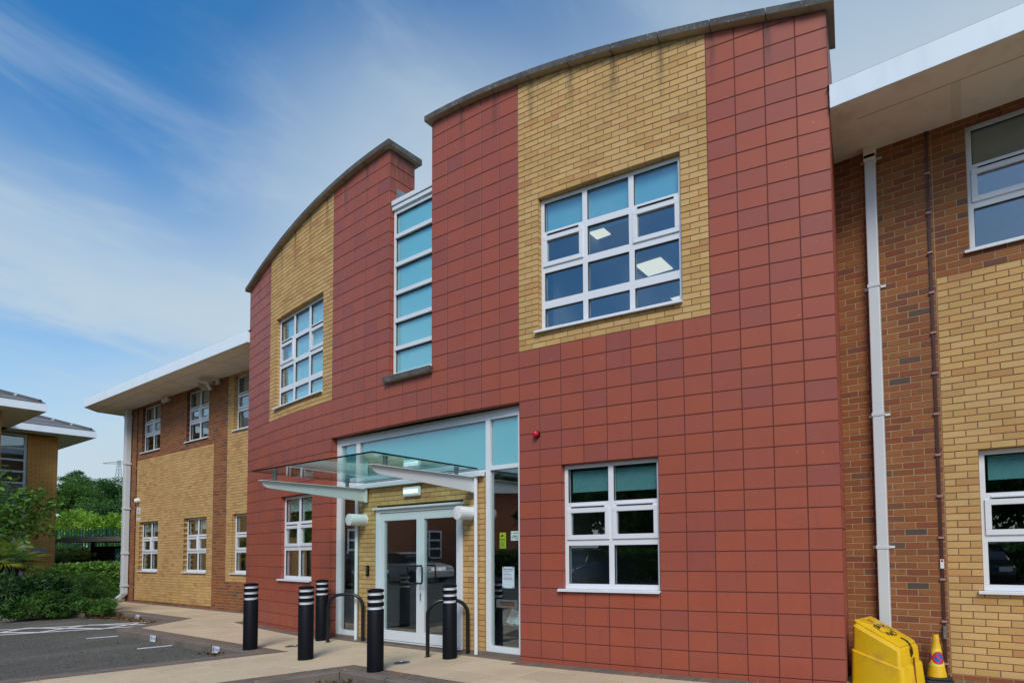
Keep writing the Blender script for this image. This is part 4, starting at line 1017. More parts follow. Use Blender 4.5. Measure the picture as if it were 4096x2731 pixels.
for word, up in (('GRIT', 1), ('SALT', -1)):
    for k, ch in enumerate(word):
        a = (k - 1.5) * rad(30); rr_ = .082
        px_, py_ = rr_ * sin(a), rr_ * cos(a) * up
        me = text_mesh(ch, .088, M_ink, extrude=.0004, bold=.0028)
        put('lettering', me, lid, LM @ Matrix.Translation((px_ * 1.25, -.275 + py_ * 1.05, .0018)) @ Matrix.Rotation(-a * up, 4, 'Z') @ Matrix.Diagonal((1.0, 1.05, 1, 1)))
for a0 in (0, PI):
    pts = [(.118 * cos(a0 + a), -.275 + .092 * sin(a0 + a), .0022) for a in np.linspace(-.55, .55, 10)]
    m = MB(); m.tube(pts, .0022, 5, LM); m.build('printed_ring', M_ink, lid)
m = MB(); m.box(-.008, .008, 0, .006, -.09, 0); lt = MB()
lt.tube([(.40, .27, sl_(.40) + .006), (.455, .27, sl_(.455) + .008), (.475, .27, sl_(.475) - .005)], .008, 6); lt.tube([(.462, .25, sl_(.46) - .0), (.462, .29, sl_(.46))], .008, 6); lt.tube([(.478, .27, sl_(.475)), (.505, .27, .40), (.512, .27, .345), (.505, .262, .315), (.505, .25, .36), (.495, .25, .40)], .008, 6); lt.build('latch', M_blackmetal, gb, smooth=50)
MB().tube([(.524, .262, .31), (.532, .262, .14), (.540, .262, .03)], .010, 6).build('rust_streak', M_rust, gb)
m = MB(); m.tube([(.533, .18 + .0, .09), (.527, .19, .17), (.524, .25, .225), (.526, .32, .19), (.532, .345, .1)], .003, 5); m.build('arch_rib', M_yellow, gb)

# traffic cone
cn = empty('traffic_cone', (6.99, 1.28, 0), rad(8), 'yellow no waiting cone on a black base by the brick wall', 'cone')
m = MB(); base_ = [(x, y) for x, y in [(-.155, -.10), (-.10, -.155), (.10, -.155), (.155, -.10), (.155, .10), (.10, .155), (-.10, .155), (-.155, .10)]]
m.prism(base_, .0, .035); m.prism([(x * .85, y * .85) for x, y in base_], .035, .06); m.build('base', M_rubber, cn, bevel=.01)
m = MB(); m.lathe([(.098, .06), (.078, .165), (.080, .168)], 26, cap=False); m.build('skirt', M_yellow, cn, smooth=40)
m = MB(); m.lathe([(.0785, .168), (.048, .355)], 64, cap=False); m.build('sleeve', M_conesleeve, cn, smooth=40)
m = MB(); m.lathe([(.049, .352), (.046, .375), (.040, .40), (.030, .50), (.026, .50)], 26, cap=False); m.build('top', M_yellow, cn, smooth=40)
MB().lathe([(.026, .499), (.0, .497)], 20, cap=False).build('hole', M_ink, cn)
def cone_r(z): return .0785 + (.048 - .0785) * (z - .168) / (.355 - .168)
def roundel(a0):
    def wrap(pts, lift):
        res = []
        for x, z in pts:
            r_ = cone_r(z) + lift; a = a0 + x / cone_r(.26); res.append((r_ * cos(a), r_ * sin(a), z))
        return res
    zc_, rad_ = .258, .057
    for nm, rs, mt, lf in (('roundel_ring', (.046, .056, .066), M_sred, .0022), ('roundel_disc', (.001, .016, .032, .047), M_blue, .0018)):
        m = MB(); n = 32; ring = []
        for ro in rs: ring += wrap([(ro * cos(2 * PI * k / n), zc_ + ro * sin(2 * PI * k / n)) for k in range(n)], lf)
        m.add(ring, [(q * n + k, (q + 1) * n + k, (q + 1) * n + (k + 1) % n, q * n + (k + 1) % n) for q in range(len(rs) - 1) for k in range(n)])
        m.build(nm, mt, cn)
    m = MB(); pts = []
    for k in range(9):
        s = -.042 + .084 * k / 8; pts.append((s, zc_ - s))
    A = wrap([(x * .82 + .006, zc_ + (z_ - zc_) * .82 + .006) for x, z_ in pts], .0026); B = wrap([(x * .82 - .006, zc_ + (z_ - zc_) * .82 - .006) for x, z_ in pts], .0026)
    n = len(pts); m.add(A + B, [(k, k + 1, n + k + 1, n + k) for k in range(n - 1)]); m.build('roundel_bar', M_sred, cn)
roundel(rad(-72)); roundel(rad(168))

# fittings on the left wing
o = empty('security_camera', (-15.09, YW, 3.14), 0, 'white dome security camera above the pylon warning sign', 'camera')
MB().lathe([(.075, 0), (.075, .05), (.068, .09), (.04, .12), (0, .125)], 20, RX, cap=False).build('housing', M_lamp, o, smooth=50)
MB().lathe([(.05, -.0), (.05, .03), (.03, .06), (0, .065)], 16, Matrix.Translation((-.045, -.085, -.005)) @ Matrix.Rotation(rad(-70), 4, 'Y') @ Matrix.Rotation(rad(40), 4, 'X'), cap=False).build('lens', M_ink, o, smooth=50)
o = card('warning_sign', -15.235, -14.94, 2.50, 2.92, YW - .006, M_signw, 'tall white and yellow warning plate by the far lower window', 'sign')
MB().box(.02, .275, -.001, 0, .115, .225).build('yellow_panel', M_signy, o)
m = MB(); m.box(.12, .165, -.001, 0, .06, .09); m.build('logo', M_teal_sign, o); MB().box(.05, .25, -.001, 0, .02, .03).build('printed_line', M_ink, o)
m = MB()
for a, b in (((.09, .255), (.148, .40)), ((.21, .255), (.148, .40)), ((.085, .25), (.215, .25)), ((.115, .30), (.185, .33)), ((.185, .30), (.12, .33))):
    dx, dz = b[0] - a[0], b[1] - a[1]; l = math.hypot(dx, dz); nx, nz = -dz / l * .006, dx / l * .006
    m.add([(a[0] - nx, -.001, a[1] - nz), (b[0] - nx, -.001, b[1] - nz), (b[0] + nx, -.001, b[1] + nz), (a[0] + nx, -.001, a[1] + nz)], [(0, 1, 2, 3)])
m.build('warning_symbol', M_ink, o)
o = empty('floodlight', (-9.92, YW, 5.98), 0, 'white floodlight tilted down under the eaves by the red pier', 'floodlight')
MB().tube([(.0, 0, 0), (.0, -.12, .0), (-.03, -.2, -.03)], .016, 8).build('bracket', M_lamp, o, smooth=50)
fm = Matrix.Translation((-.15, -.26, -.06)) @ Matrix.Rotation(rad(38), 4, 'X') @ Matrix.Rotation(rad(18), 4, 'Y')
MB().box(-.2, .2, -.04, .03, -.11, .11, fm).build('housing', M_lamp, o, bevel=.012); MB().box(-.17, .17, -.045, -.0405, -.085, .085, fm).build('glass', plain('flood_glass', (.16, .16, .13), .15), o)
MB().lathe([(.055, -.06), (.06, .05), (.035, .08)], 14, Matrix.Translation((.12, -.06, .05))).build('sensor', M_drum, o, smooth=50)
o = empty('security_camera', (-13.05, YW, 6.0), 0, 'pair of small white cameras under the eaves between upper windows', 'camera')
for x in (-.10, .12):
    MB().lathe([(.05, -.07), (.055, .0), (.05, .06), (.03, .09)], 14, Matrix.Translation((x, -.09, .0))).build('housing', M_drum, o, smooth=50); MB().box(x - .02, x + .02, -.05, 0, -.02, .05).build('bracket', M_drum, o)

# ------------------------------------------------------------------ neighbouring building (left)
nb = empty('neighbour_office', (-23.4, 1.5, 0), 0, 'orange brick office with grey slate hipped roof at the far left', 'building')
class PP: pass
nbm = Matrix.Translation((23.4, -1.5, 0))
XN = -23.4; YC = 1.52
def nbpart(m, name, mat, **k):
    o_ = m.build(name, mat, nb, **k); o_.location = (23.4, -1.5, 0); return o_
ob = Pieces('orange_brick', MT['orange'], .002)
for v in range(81):
    z0 = -.02 + v * .075; off = 0 if v % 2 else -.1125; y = .70 + off
    while y < YC - .02:
        a, b = max(.70, y), min(YC, y + .225)
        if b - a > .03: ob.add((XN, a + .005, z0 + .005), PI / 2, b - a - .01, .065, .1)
        y += .225
nwall = nbpart(MB().box(XN - .4, XN - .004, .70, YC - .01, -.1, 6.06).box(XN - 9, XN - .05, YC - .1, YC - .01, -.1, 6.06), 'wall', M_mbuff)
# bricks live under the wall; undo its offset
class _P: pass
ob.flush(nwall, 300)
for c in nwall.children: pass
# glazed stair screen
f = MB(); f.box(XN - .12, XN - .04, .62, .70, 3.3, 6.06); f.box(XN - .12, XN - .05, -2.4, .62, 5.98, 6.06)
for z in (5.50, 5.07, 4.64, 4.21, 3.79, 3.36): f.box(XN - .12, XN - .04, -2.4, .62, z - .035, z + .035)
nbpart(f, 'stair_window_frame', M_alu, bevel=.003)
for i, (a, b) in enumerate(((5.5, 6.0), (5.07, 5.5), (4.64, 5.07), (4.21, 4.64), (3.79, 4.21), (3.36, 3.79))): nbpart(MB().box(XN - .09, XN - .08, -2.4, .62, a + .03, b - .03), 'stair_pane', M_glass)
nbpart(MB().box(XN - .2, XN - .19, -2.4, .62, 3.36, 4.21), 'stair_blind', M_pale)
f = MB(); f.box(XN - .12, XN - .04, .60, .70, 0, 3.3); f.box(XN - .12, XN - .04, -.02, .08, 0, 2.3); f.box(XN - .12, XN - .04, .40, .48, 0, 2.3); f.box(XN - .12, XN - .04, -2.4, .60, 2.22, 2.36); f.box(XN - .12, XN - .04, .08, .40, 1.70, 1.8); f.box(XN - .12, XN - .04, -2.4, -.02, 1.70, 1.8); nbpart(f, 'door_frame', M_alu, bevel=.004)
nbpart(MB().box(XN - .1, XN - .09, -2.4, .6, 0, 3.36), 'door_glass', M_glass)
nbpart(MB().box(XN - 8, XN - 1.3, -6, YC - .2, -.1, 6), 'inner_core', plain('pale_inner_wall', (.60, .62, .58), .9))
nbpart(MB().box(XN - 3, XN - .2, -6, YC - .2, 5.9, 6), 'inner_ceiling', M_inceil)
# eaves and hipped roof, far part and nearer projecting part
def hipped(xe, yc, zf, xw, yw, nrow, ymin):
    nbpart(MB().box(xe - 6, xe, yc - 8, yc, zf - .01, zf + .005), 'soffit', M_soffit)
    f = MB(); f.box(xe - .02, xe + .01, yc - 8, yc + .01, zf - .03, zf + .215); f.box(xe - 6, xe - .02, yc - .01, yc + .01, zf - .03, zf + .215); nbpart(f, 'fascia', M_fascia, bevel=.004)
    s = math.tan(rad(21)); z0 = zf + .22
    nbpart(MB().add([(xe, yc, z0 - .01), (xe, yc - 8, z0 - .01), (xe - 4, yc - 8, z0 + 4 * s - .01), (xe - 4, yc - 4, z0 + 4 * s - .01), (xe - 8, yc, z0 - .01)], [(0, 3, 2, 1), (0, 4, 3)]), 'roof', M_slate)
    for r_ in range(nrow):
        d = r_ * .21; y = yc - d - .02; k = 0
        y -= .14 * (r_ % 2)
        while y > max(ymin, yc - 8):
            m = MB(); za_ = z0 + d * s + .006; L_ = .25
            m.add([(xe - d + .02, y, za_), (xe - d + .02, y - .275, za_), (xe - d - L_, y - .275, za_ + (L_ + .02) * s - .008), (xe - d - L_, y, za_ + (L_ + .02) * s - .008),
                   (xe - d + .02, y, za_ + .012), (xe - d + .02, y - .275, za_ + .012), (xe - d - L_, y - .275, za_ + (L_ + .02) * s), (xe - d - L_, y, za_ + (L_ + .02) * s)], [(4, 7, 6, 5), (0, 4, 5, 1), (0, 3, 7, 4), (1, 5, 6, 2)])
            nbpart(m, 'slate', MS[(r_ * 7 + k * 3) % 3]); y -= .282; k += 1
    for k in range(7):
        a = .12 + k * .42; b = a + .43
        p, q = Vector((xe - a, yc - a, z0 + a * s + .02)), Vector((xe - b, yc - b, z0 + b * s + .02))
        nbpart(MB().tube([p, q], .075, 10), 'hip_tile', M_ridge, smooth=60)
        if k: nbpart(MB().tube([p - (q - p) * .04, p + (q - p) * .08], .080, 10), 'hip_clip', M_lead, smooth=60)
MS = [plain('slate_%d' % k, c, .65, nz=.25, nscale=7) for k, c in enumerate(((.15, .16, .16), (.19, .20, .20), (.12, .125, .13)))]
hipped(-22.45, 2.35, 6.12, XN, YC, 9, -1.2)
hipped(-18.2, .05, 6.12, -19.2, -.72, 7, -2.2)
def brick_tex(name, c1, c2, mort):
    m, t_, b = newmat(name); g_ = N(t_, 'ShaderNodeNewGeometry'); sp_ = N(t_, 'ShaderNodeSeparateXYZ'); L(t_, g_.outputs['Position'], sp_.inputs[0]); ad = N(t_, 'ShaderNodeMath', operation='ADD'); L(t_, sp_.outputs[0], ad.inputs[0]); L(t_, sp_.outputs[1], ad.inputs[1]); cb_ = N(t_, 'ShaderNodeCombineXYZ'); L(t_, ad.outputs[0], cb_.inputs[0]); L(t_, sp_.outputs[2], cb_.inputs[1])
    bt = N(t_, 'ShaderNodeTexBrick'); L(t_, cb_.outputs[0], bt.inputs['Vector']); bt.inputs['Scale'].default_value = 1; bt.inputs['Brick Width'].default_value = .225; bt.inputs['Row Height'].default_value = .075; bt.inputs['Mortar Size'].default_value = .005; bt.inputs['Color1'].default_value = (*c1, 1); bt.inputs['Color2'].default_value = (*c2, 1); bt.inputs['Mortar'].default_value = (*mort, 1)
    L(t_, bt.outputs[0], b.inputs['Base Color']); b.inputs['Roughness'].default_value = .9; return m
M_farred = brick_tex('far_red_brick', (.27, .080, .034), (.22, .066, .030), (.22, .15, .09)); M_farbuff = brick_tex('far_buff_brick', (.50, .29, .095), (.46, .26, .09), (.16, .10, .06))
nbpart(MB().box(-24, -19.2, -8, -.72, -.1, 6.1), 'projecting_wall', M_farbuff); nbpart(MB().box(-24, -19.3, -42, -8, -.1, 6.1), 'long_wall', M_farred)
nbpart(MB().box(-25, -18.4, -43, -8, 6.12, 6.36), 'long_eave', M_fascia)
for y in range(-40, -8, 4):
    for z in (.95, 4.2):
        fw_ = MB(); w_ = 1.7
        for a_, b_ in ((0, .09), (.80, .90), (1.61, 1.7)): fw_.box(-19.31, -19.25, y + a_, y + b_, z, z + 1.6)
        for a_, b_ in ((0, .09), (.52, .62), (1.0, 1.1), (1.51, 1.6)): fw_.box(-19.31, -19.252, y, y + w_, z + a_, z + b_)
        wn = nbpart(fw_, 'window', M_white); nbpart(MB().box(-19.29, -19.28, y, y + w_, z, z + 1.6), 'window_pane', M_dark)
o = empty('fire_exit_sign', (XN + .012, .93, 1.59), PI / 2, 'small green and blue fire exit keep clear sign on orange bricks', 'sign')
MB().box(0, .33, -.004, 0, 0, .155).build('plate', M_signw, o); MB().box(.075, .32, -.005, -.0041, .08, .145).build('green_panel', M_signg, o); MB().box(.075, .32, -.005, -.0041, .012, .074).build('blue_panel', M_blue, o)
m = MB(); m.box(.012, .06, -.005, -.0041, .085, .145); m.build('exit_symbol', M_signg, o); MB().lathe([(.026, 0), (.026, .001)], 16, Matrix.Translation((.036, -.0041, .043)) @ RX).build('notice_symbol', M_blue, o)
put('lettering', text_mesh('Fire exit', .058, M_signw, bold=.001), o, Matrix.Translation((.197, -.0055, .112)) @ FACE); put('lettering', text_mesh('Keep clear', .048, M_signw, bold=.001), o, Matrix.Translation((.197, -.0055, .043)) @ FACE)

# ------------------------------------------------------------------ vegetation
def leaf_mesh(name, P, Dn, size, mat, aspect=.5, shape='rhomb', jitter=.35, seed=0):
    """P: (n,3) leaf bases; Dn: (n,3) preferred directions; one small bent leaf for each"""
    r_ = np.random.default_rng(seed); n = len(P)
    d = Dn + r_.normal(0, jitter, (n, 3)); d /= np.linalg.norm(d, axis=1)[:, None] + 1e-9
    ref = r_.normal(0, 1, (n, 3)); s = np.cross(d, ref); s /= np.linalg.norm(s, axis=1)[:, None] + 1e-9; nn = np.cross(s, d)
    L_ = (size * r_.uniform(.65, 1.25, n))[:, None]; W_ = L_ * aspect
    if shape == 'rhomb':
        prof = [(0, 0, 0), (.45, .5, .04), (1, 0, -.10), (.45, -.5, .04)]; faces = [(0, 1, 2), (0, 2, 3)]
    elif shape == 'long':
        prof = [(0, 0, 0), (.3, .42, .05), (.7, .38, .02), (1, 0, -.18), (.7, -.38, .02), (.3, -.42, .05)]; faces = [(0, 1, 2, 3), (0, 3, 4, 5)]
    else:   # lobed oak leaf
        prof = [(0, 0, 0), (.18, .16, .02), (.30, .42, .05), (.40, .24, .02), (.56, .52, .04), (.66, .26, .0), (.84, .36, .0), (1, 0, -.12), (.84, -.36, .0), (.66, -.26, 0), (.56, -.52, .04), (.40, -.24, .02), (.30, -.42, .05), (.18, -.16, .02)]
        faces = [(0, 1, 2, 3, 4, 5, 6, 7), (0, 7, 8, 9, 10, 11, 12, 13)]
    k = len(prof); V = np.zeros((n, k, 3))
    for i, (a, b, c) in enumerate(prof): V[:, i] = P + d * L_ * a + s * W_ * b + nn * L_ * c
    V = V.reshape(-1, 3)
    idx = (np.arange(n) * k)[:, None]
    fl_ = []; 
    loops = np.concatenate([np.concatenate([idx + np.array(f) for f in faces], axis=1)]).reshape(-1)
    ls = [len(f) for f in faces]; starts = []; tot = sum(ls); o_ = 0
    base = (np.arange(n) * tot)[:, None]; st = np.cumsum([0] + ls[:-1]); starts = (base + st).reshape(-1)
    me = bpy.data.meshes.new(name); me.vertices.add(len(V)); me.vertices.foreach_set('co', V.astype(np.float32).reshape(-1))
    me.loops.add(len(loops)); me.loops.foreach_set('vertex_index', loops.astype(np.int32)); me.polygons.add(len(starts)); me.polygons.foreach_set('loop_start', starts.astype(np.int32))
    me.update(calc_edges=True); me.validate(); me.materials.append(mat); return me
def clump_pts(centers, radii, n, r_, squash=.8, shell=.55):
    k = r_.integers(0, len(centers), n); u = r_.normal(0, 1, (n, 3)); u /= np.linalg.norm(u, axis=1)[:, None]
    rad_ = (shell + (1 - shell) * r_.random(n)) ; R_ = radii[k] * rad_
    P = centers[k] + u * R_[:, None] * np.array([1, 1, squash]); return P, u
def ell_centers(c, r3, n, r_, zmin=-1.0, inner=.55):
    res = []
    while len(res) < n:
        u = r_.normal(0, 1, 3); u /= np.linalg.norm(u)
        if u[2] < zmin: continue
        res.append(np.array(c) + u * np.array(r3) * r_.uniform(inner, 1.0))
    return np.array(res)
def tree(name, base, trunk_h, cc, r3, nclump, cr, nleaf, size, mat, label, cat='tree', group=None, seed=1, trunk_r=.22, zmin=-.6, shape='rhomb', aspect=.55, limbs=7):
    r_ = np.random.default_rng(seed); o = empty(name, base, 0, label, cat, group)
    b = np.array(base); cc = np.array(cc, float); C_ = ell_centers(cc, r3, nclump, r_, zmin, .35); rad_ = cr * r_.uniform(.6, 1.25, nclump)
    P, u = clump_pts(C_, rad_, nleaf, r_, .75, .35)
    dn = u * .6 + (P - cc) / (np.linalg.norm(P - cc, axis=1)[:, None] + 1e-6) * .5 + np.array([0, 0, -.15])
    me = leaf_mesh('crown', P - b, dn, size, mat, aspect, shape, .55, seed); link('crown', me, o)
    m = MB(); top = cc + np.array([0, 0, r3[2] * .3]); mid = (b + cc) / 2 + r_.normal(0, .1, 3)
    m.tube([(0, 0, -.1), tuple(mid - b), tuple(cc - b), tuple(top - b)], trunk_r, 8, taper=trunk_r * .25)
    for k in range(limbs):
        e = C_[k % nclump]; s = b + (cc - b) * r_.uniform(.45, 1.0); md = (s + e) / 2 + np.array([0, 0, .15 * np.linalg.norm(e - s)]); m.tube([tuple(s - b), tuple(md - b), tuple(e - b)], trunk_r * .35, 6, taper=trunk_r * .06)
    m.build('trunk', M_bark, o, smooth=60); return o
def ray_pt(x, y, d):   # point seen at photograph pixel (x, y), d metres along the viewing axis
    return CAM + (CF + CR * ((x - PPX) / FPX) - CU * ((y - PPY) / FPX)) * d

# trees beyond the fence
tl = [(238, 70, (4.4, 4.4, 4.6), 11.3, 46000, LF_mid, 'bushy mid green tree beyond the fence beside the orange building', 11),
      (392, 76, (4.3, 4.3, 4.9), 12.3, 46000, LF_dark, 'dark round-headed tree in the middle beyond the fence', 12),
      (482, 66, (3.6, 3.6, 3.6), 8.3, 34000, LF_dark, 'dark broad tree beyond the fence next to the white downpipe', 13),
      (100, 84, (6, 6, 5), 11.0, 12000, LF_dark, 'dark tree farthest left, mostly behind the orange building', 14),
      (320, 92, (7, 6, 4), 10.0, 26000, LF_dark, 'dark wide tree filling the gap behind the other trees', 15)]
for px_, d_, r3, top_, nl, mt, lab, sd_ in tl:
    p_ = ray_pt(px_, 2190, d_); x, y = p_.x, p_.y
    tree('deciduous_tree', (x, y, -.17), 3, (x, y, top_ - r3[2] * 1.02), r3, 90, 1.15, nl, .23, mt, lab, 'tree', 'trees beyond the fence', sd_, .28, -.9)
    hb = ell_centers((x, y, 2.2), (r3[0] * 1.1, r3[1] * 1.1, 2.0), 20, np.random.default_rng(sd_), -.3, .5)
# scots pine behind
r_ = np.random.default_rng(21); pb = np.array(ray_pt(292, 2190, 84)); pb[2] = -.17; o = empty('pine_tree', pb, 0, 'thin pine top showing between the two big trees', 'tree', 'trees beyond the fence')
tp = np.array(ray_pt(300, 1868, 84)); m = MB(); m.tube([(0, 0, 0), (.1, 0, 5), tuple(tp - pb + np.array([0, 0, -1.0]))], .2, 7, taper=.04); cl = []
for k in range(16):
    a = r_.uniform(0, 2 * PI); z = r_.uniform(.62, 1.0) * (tp[2] + .17); l = (1.9 - 1.2 * (z / (tp[2] + .17) - .62) / .38) * r_.uniform(.7, 1.1); e = np.array([l * cos(a), l * sin(a), z + .25 * l]); m.tube([(0, 0, z - .3), tuple(e)], .05, 5, taper=.02); cl.append(e)
m.build('trunk', M_bark, o, smooth=60); P, u = clump_pts(np.array(cl), np.full(16, .75), 6000, r_, .55, .1); link('crown', leaf_mesh('crown', P, u + np.array([0, 0, .6]), .34, LF_dark, .22, 'rhomb', .4, 5), o)
# lime-green climber over the fence
r_ = np.random.default_rng(31); o = empty('climbing_shrub', ray_pt(370, 2200, 33) * Vector((1, 1, 0)) if 0 else (-37.5, 7.0, -.17), 0, 'bright lime green shrub sprawling above the green fence', 'shrub')
C_ = np.array([np.array(ray_pt(x, y, 33)) for x, y in [(205, 2120), (235, 2105), (262, 2090), (290, 2085), (318, 2096), (345, 2088), (370, 2078), (395, 2076), (415, 2084), (440, 2092), (465, 2104), (490, 2118), (515, 2128), (240, 2150), (280, 2140), (320, 2150), (360, 2140), (400, 2146), (440, 2150), (480, 2160), (260, 2190), (310, 2196), (360, 2200), (410, 2195), (460, 2200), (500, 2200), (540, 2150), (180, 2160)]]) + r_.normal(0, .25, (28, 3))
P, u = clump_pts(C_, np.full(28, .62), 15000, r_, .8, .2); b = np.array(o.location); link('crown', leaf_mesh('crown', P - b, u + np.array([0, 0, .1]), .16, LF_lime, .6, 'rhomb', .5, 6), o)
m = MB()
for k in range(10): e = C_[k * 2] - b; m.tube([(e[0] * .3, e[1] * .3, 0), (e[0] * .7, e[1] * .7, e[2] * .6), tuple(e)], .04, 5, taper=.015)
m.build('stem', M_twig, o)
# palisade fence
FA, FB = ray_pt(150, 2200, 30), ray_pt(640, 2200, 30); fdir = (FB - FA); fdir.z = 0; fl_len = fdir.length; fdir.normalize(); frz = math.atan2(fdir.y, fdir.x)
fe = empty('palisade_fence', (FA.x, FA.y, -.1), frz, 'dark green steel palisade fence behind the shelter', 'fence')
pal = MB(); pal.add([(-.044, -.012, .15), (0, .0, .15), (.044, -.012, .15), (.044, -.012, 2.93), (.014, -.004, 3.02), (0, 0, 2.96), (-.014, -.004, 3.02), (-.044, -.012, 2.93)], [(0, 1, 5, 6, 7), (1, 2, 3, 4, 5)]); pme = pal.mesh('pale', M_fence)
k = 0
while k * .152 < fl_len:
    ob_ = link('pale', pme, fe); ob_.location = (k * .152, 0, 0); k += 1
for x in (.9, 3.65, 6.4): MB().box(x - .05, x + .05, .03, .12, 0, 2.95).build('fence_post', M_fence, fe)
for z in (.5, 2.55): MB().box(0, fl_len, .005, .04, z - .03, z + .03).build('rail', M_fence, fe)
# white domes of lamps behind the fence
for i, (x, y, d, lab) in enumerate(((228, 2062, 34, 'white lamp dome beside the orange brick corner'), (281, 2075, 35, 'white lamp dome above the middle of the lime shrub'), (497, 2088, 33, 'white lamp dome by the white downpipe'))):
    p = ray_pt(x, y, d); o = empty('lamp_post', (p.x, p.y, -.17), 0, lab, 'lamp', 'lamps behind the fence')
    MB().lathe([(.04, 0), (.04, p.z + .1)], 8).build('post', M_rubgrey, o); MB().lathe([(.17, p.z + .08), (.16, p.z + .18), (.10, p.z + .27), (0, p.z + .30)], 14).build('dome', M_lamp, o, smooth=60)
# pylon far away
pp = ray_pt(467, 2190, 190); o = empty('pylon', (pp.x, pp.y, -.17), math.atan2(CR.y, CR.x), 'grey lattice power pylon on the skyline', 'pylon')
zp = lambda y: ray_pt(467, y, 190).z + .17
m = MB(); H = zp(1838); sgs = [(-2.6, 2.6, 0), (-1.0, 1.0, zp(1960)), (-.55, .55, zp(1900)), (-.25, .25, H)]
for a, b in zip(sgs[:-1], sgs[1:]):
    n = 4
    for s in range(n):
        k0, k1 = s / n, (s + 1) / n
        h0, h1 = a[2] + (b[2] - a[2]) * k0, a[2] + (b[2] - a[2]) * k1; w0, w1 = a[1] + (b[1] - a[1]) * k0, a[1] + (b[1] - a[1]) * k1
        for y0, y1 in ((-1, -1), (1, 1)):
            m.tube([(-w0, y0 * w0, h0), (-w1, y1 * w1, h1)], .07, 4); m.tube([(w0, y0 * w0, h0), (w1, y1 * w1, h1)], .07, 4); m.tube([(-w0, y0 * w0, h0), (w1, y1 * w1, h1)], .045, 4); m.tube([(w0, y0 * w0, h0), (-w1, y1 * w1, h1)], .045, 4)
m.build('tower', M_greypost, o)
for y, wl in ((1848, 5.6), (1912, 5.4)):
    m = MB(); z = zp(y); m.tube([(-wl, 0, z - .1), (0, 0, z + .5), (wl, 0, z - .1)], .07, 4); m.tube([(-wl, 0, z - .15), (0, 0, z - .4), (wl, 0, z - .15)], .06, 4)
    for k in range(-4, 5): m.tube([(k * wl / 5, 0, z - .3), (k * wl / 5 + .5, 0, z + .25)], .04, 4)
    m.build('cross_arm', M_greypost, o)
# shelter with black cladding
sp = ray_pt(360, 2256, 23.5); o = empty('smoking_shelter', (sp.x, sp.y, 0), rad(18), 'flat roofed shelter with black corrugated cladding behind the hedge', 'shelter')
def spt(x, y, d): p = ray_pt(x, y, d); return p
MB().box(-1.0, 2.6, -.6, 1.8, 2.0, 2.2).build('roof', M_concr, o, bevel=.01)
for x, y in ((.0, .1), (2.4, .1), (.0, 1.6), (2.4, 1.6)): MB().box(x - .05, x + .05, y - .05, y + .05, 0, 2.02).build('post', M_cladblack, o)
m = MB(); k = -.0
while k < 2.5: m.box(k, k + .06, 0, .03, .1, 1.82); m.box(k + .06, k + .085, .012, .03, .1, 1.82); k += .085
m.build('cladding', M_cladblack, o)
MB().box(1.38, 1.72, -.02, -.005, 1.05, 1.72).build('poster', M_teal_sign, o); m = MB(); m.box(1.45, 1.65, -.024, -.021, 1.36, 1.44); m.box(1.51, 1.58, -.024, -.021, 1.28, 1.52); m.build('poster_symbol', M_signw, o)
# laurel hedge
r_ = np.random.default_rng(41)
def hedge(a, b, th, h, n, size, mat, lab, seed, aspect=.45, name='hedge', bumpy=.12):
    a, b = np.array(a), np.array(b); L_ = np.linalg.norm(b - a); d = (b - a) / L_; nn = np.array([-d[1], d[0]]); r_ = np.random.default_rng(seed)
    o = empty(name, (a[0], a[1], 0), 0, lab, 'hedge'); P = []; U = []
    while len(P) < n:
        s, t_, z = r_.uniform(0, L_), r_.uniform(-th, th) / 2, r_.uniform(.02, h)
        f = r_.integers(0, 4)
        if f == 0: t_ = -th / 2 + r_.uniform(0, .12)
        elif f == 1: z = h - r_.uniform(0, .1)
        elif f == 2: t_ = th / 2 - r_.uniform(0, .12)
        u = np.array([d[0] * 0 + nn[0] * np.sign(t_) * (f != 1), nn[1] * np.sign(t_) * (f != 1), .9 if f == 1 else .25])
        w_ = bumpy * (np.sin(s * 5.1) * .4 + np.sin(s * 11 + z * 7) * .35 + np.sin(z * 9 + s * 3) * .3)
        p = a + d * s + nn * (t_ * (1 + w_)); P.append((p[0], p[1], z * (1 + w_ * .5))); U.append(u)
    P, U = np.array(P), np.array(U); link('foliage', leaf_mesh('foliage', P - np.array([a[0], a[1], 0]), U, size, mat, aspect, 'rhomb', .6, seed), o)
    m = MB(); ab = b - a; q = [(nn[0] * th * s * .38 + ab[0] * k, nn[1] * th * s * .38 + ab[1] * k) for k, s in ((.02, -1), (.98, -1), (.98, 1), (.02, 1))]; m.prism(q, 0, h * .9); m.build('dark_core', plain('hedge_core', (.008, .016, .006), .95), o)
    return o
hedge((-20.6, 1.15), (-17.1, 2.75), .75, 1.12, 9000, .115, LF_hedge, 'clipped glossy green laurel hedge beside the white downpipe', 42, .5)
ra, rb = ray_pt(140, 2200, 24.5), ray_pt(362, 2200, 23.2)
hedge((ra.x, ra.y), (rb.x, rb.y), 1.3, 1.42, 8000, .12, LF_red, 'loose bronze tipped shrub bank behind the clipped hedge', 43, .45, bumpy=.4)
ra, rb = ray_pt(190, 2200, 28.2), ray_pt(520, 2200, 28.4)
hedge((ra.x, ra.y), (rb.x, rb.y), .8, 1.62, 5000, .14, LF_red, 'taller bronze tipped shrubs at the foot of the fence', 44, .45, bumpy=.5)
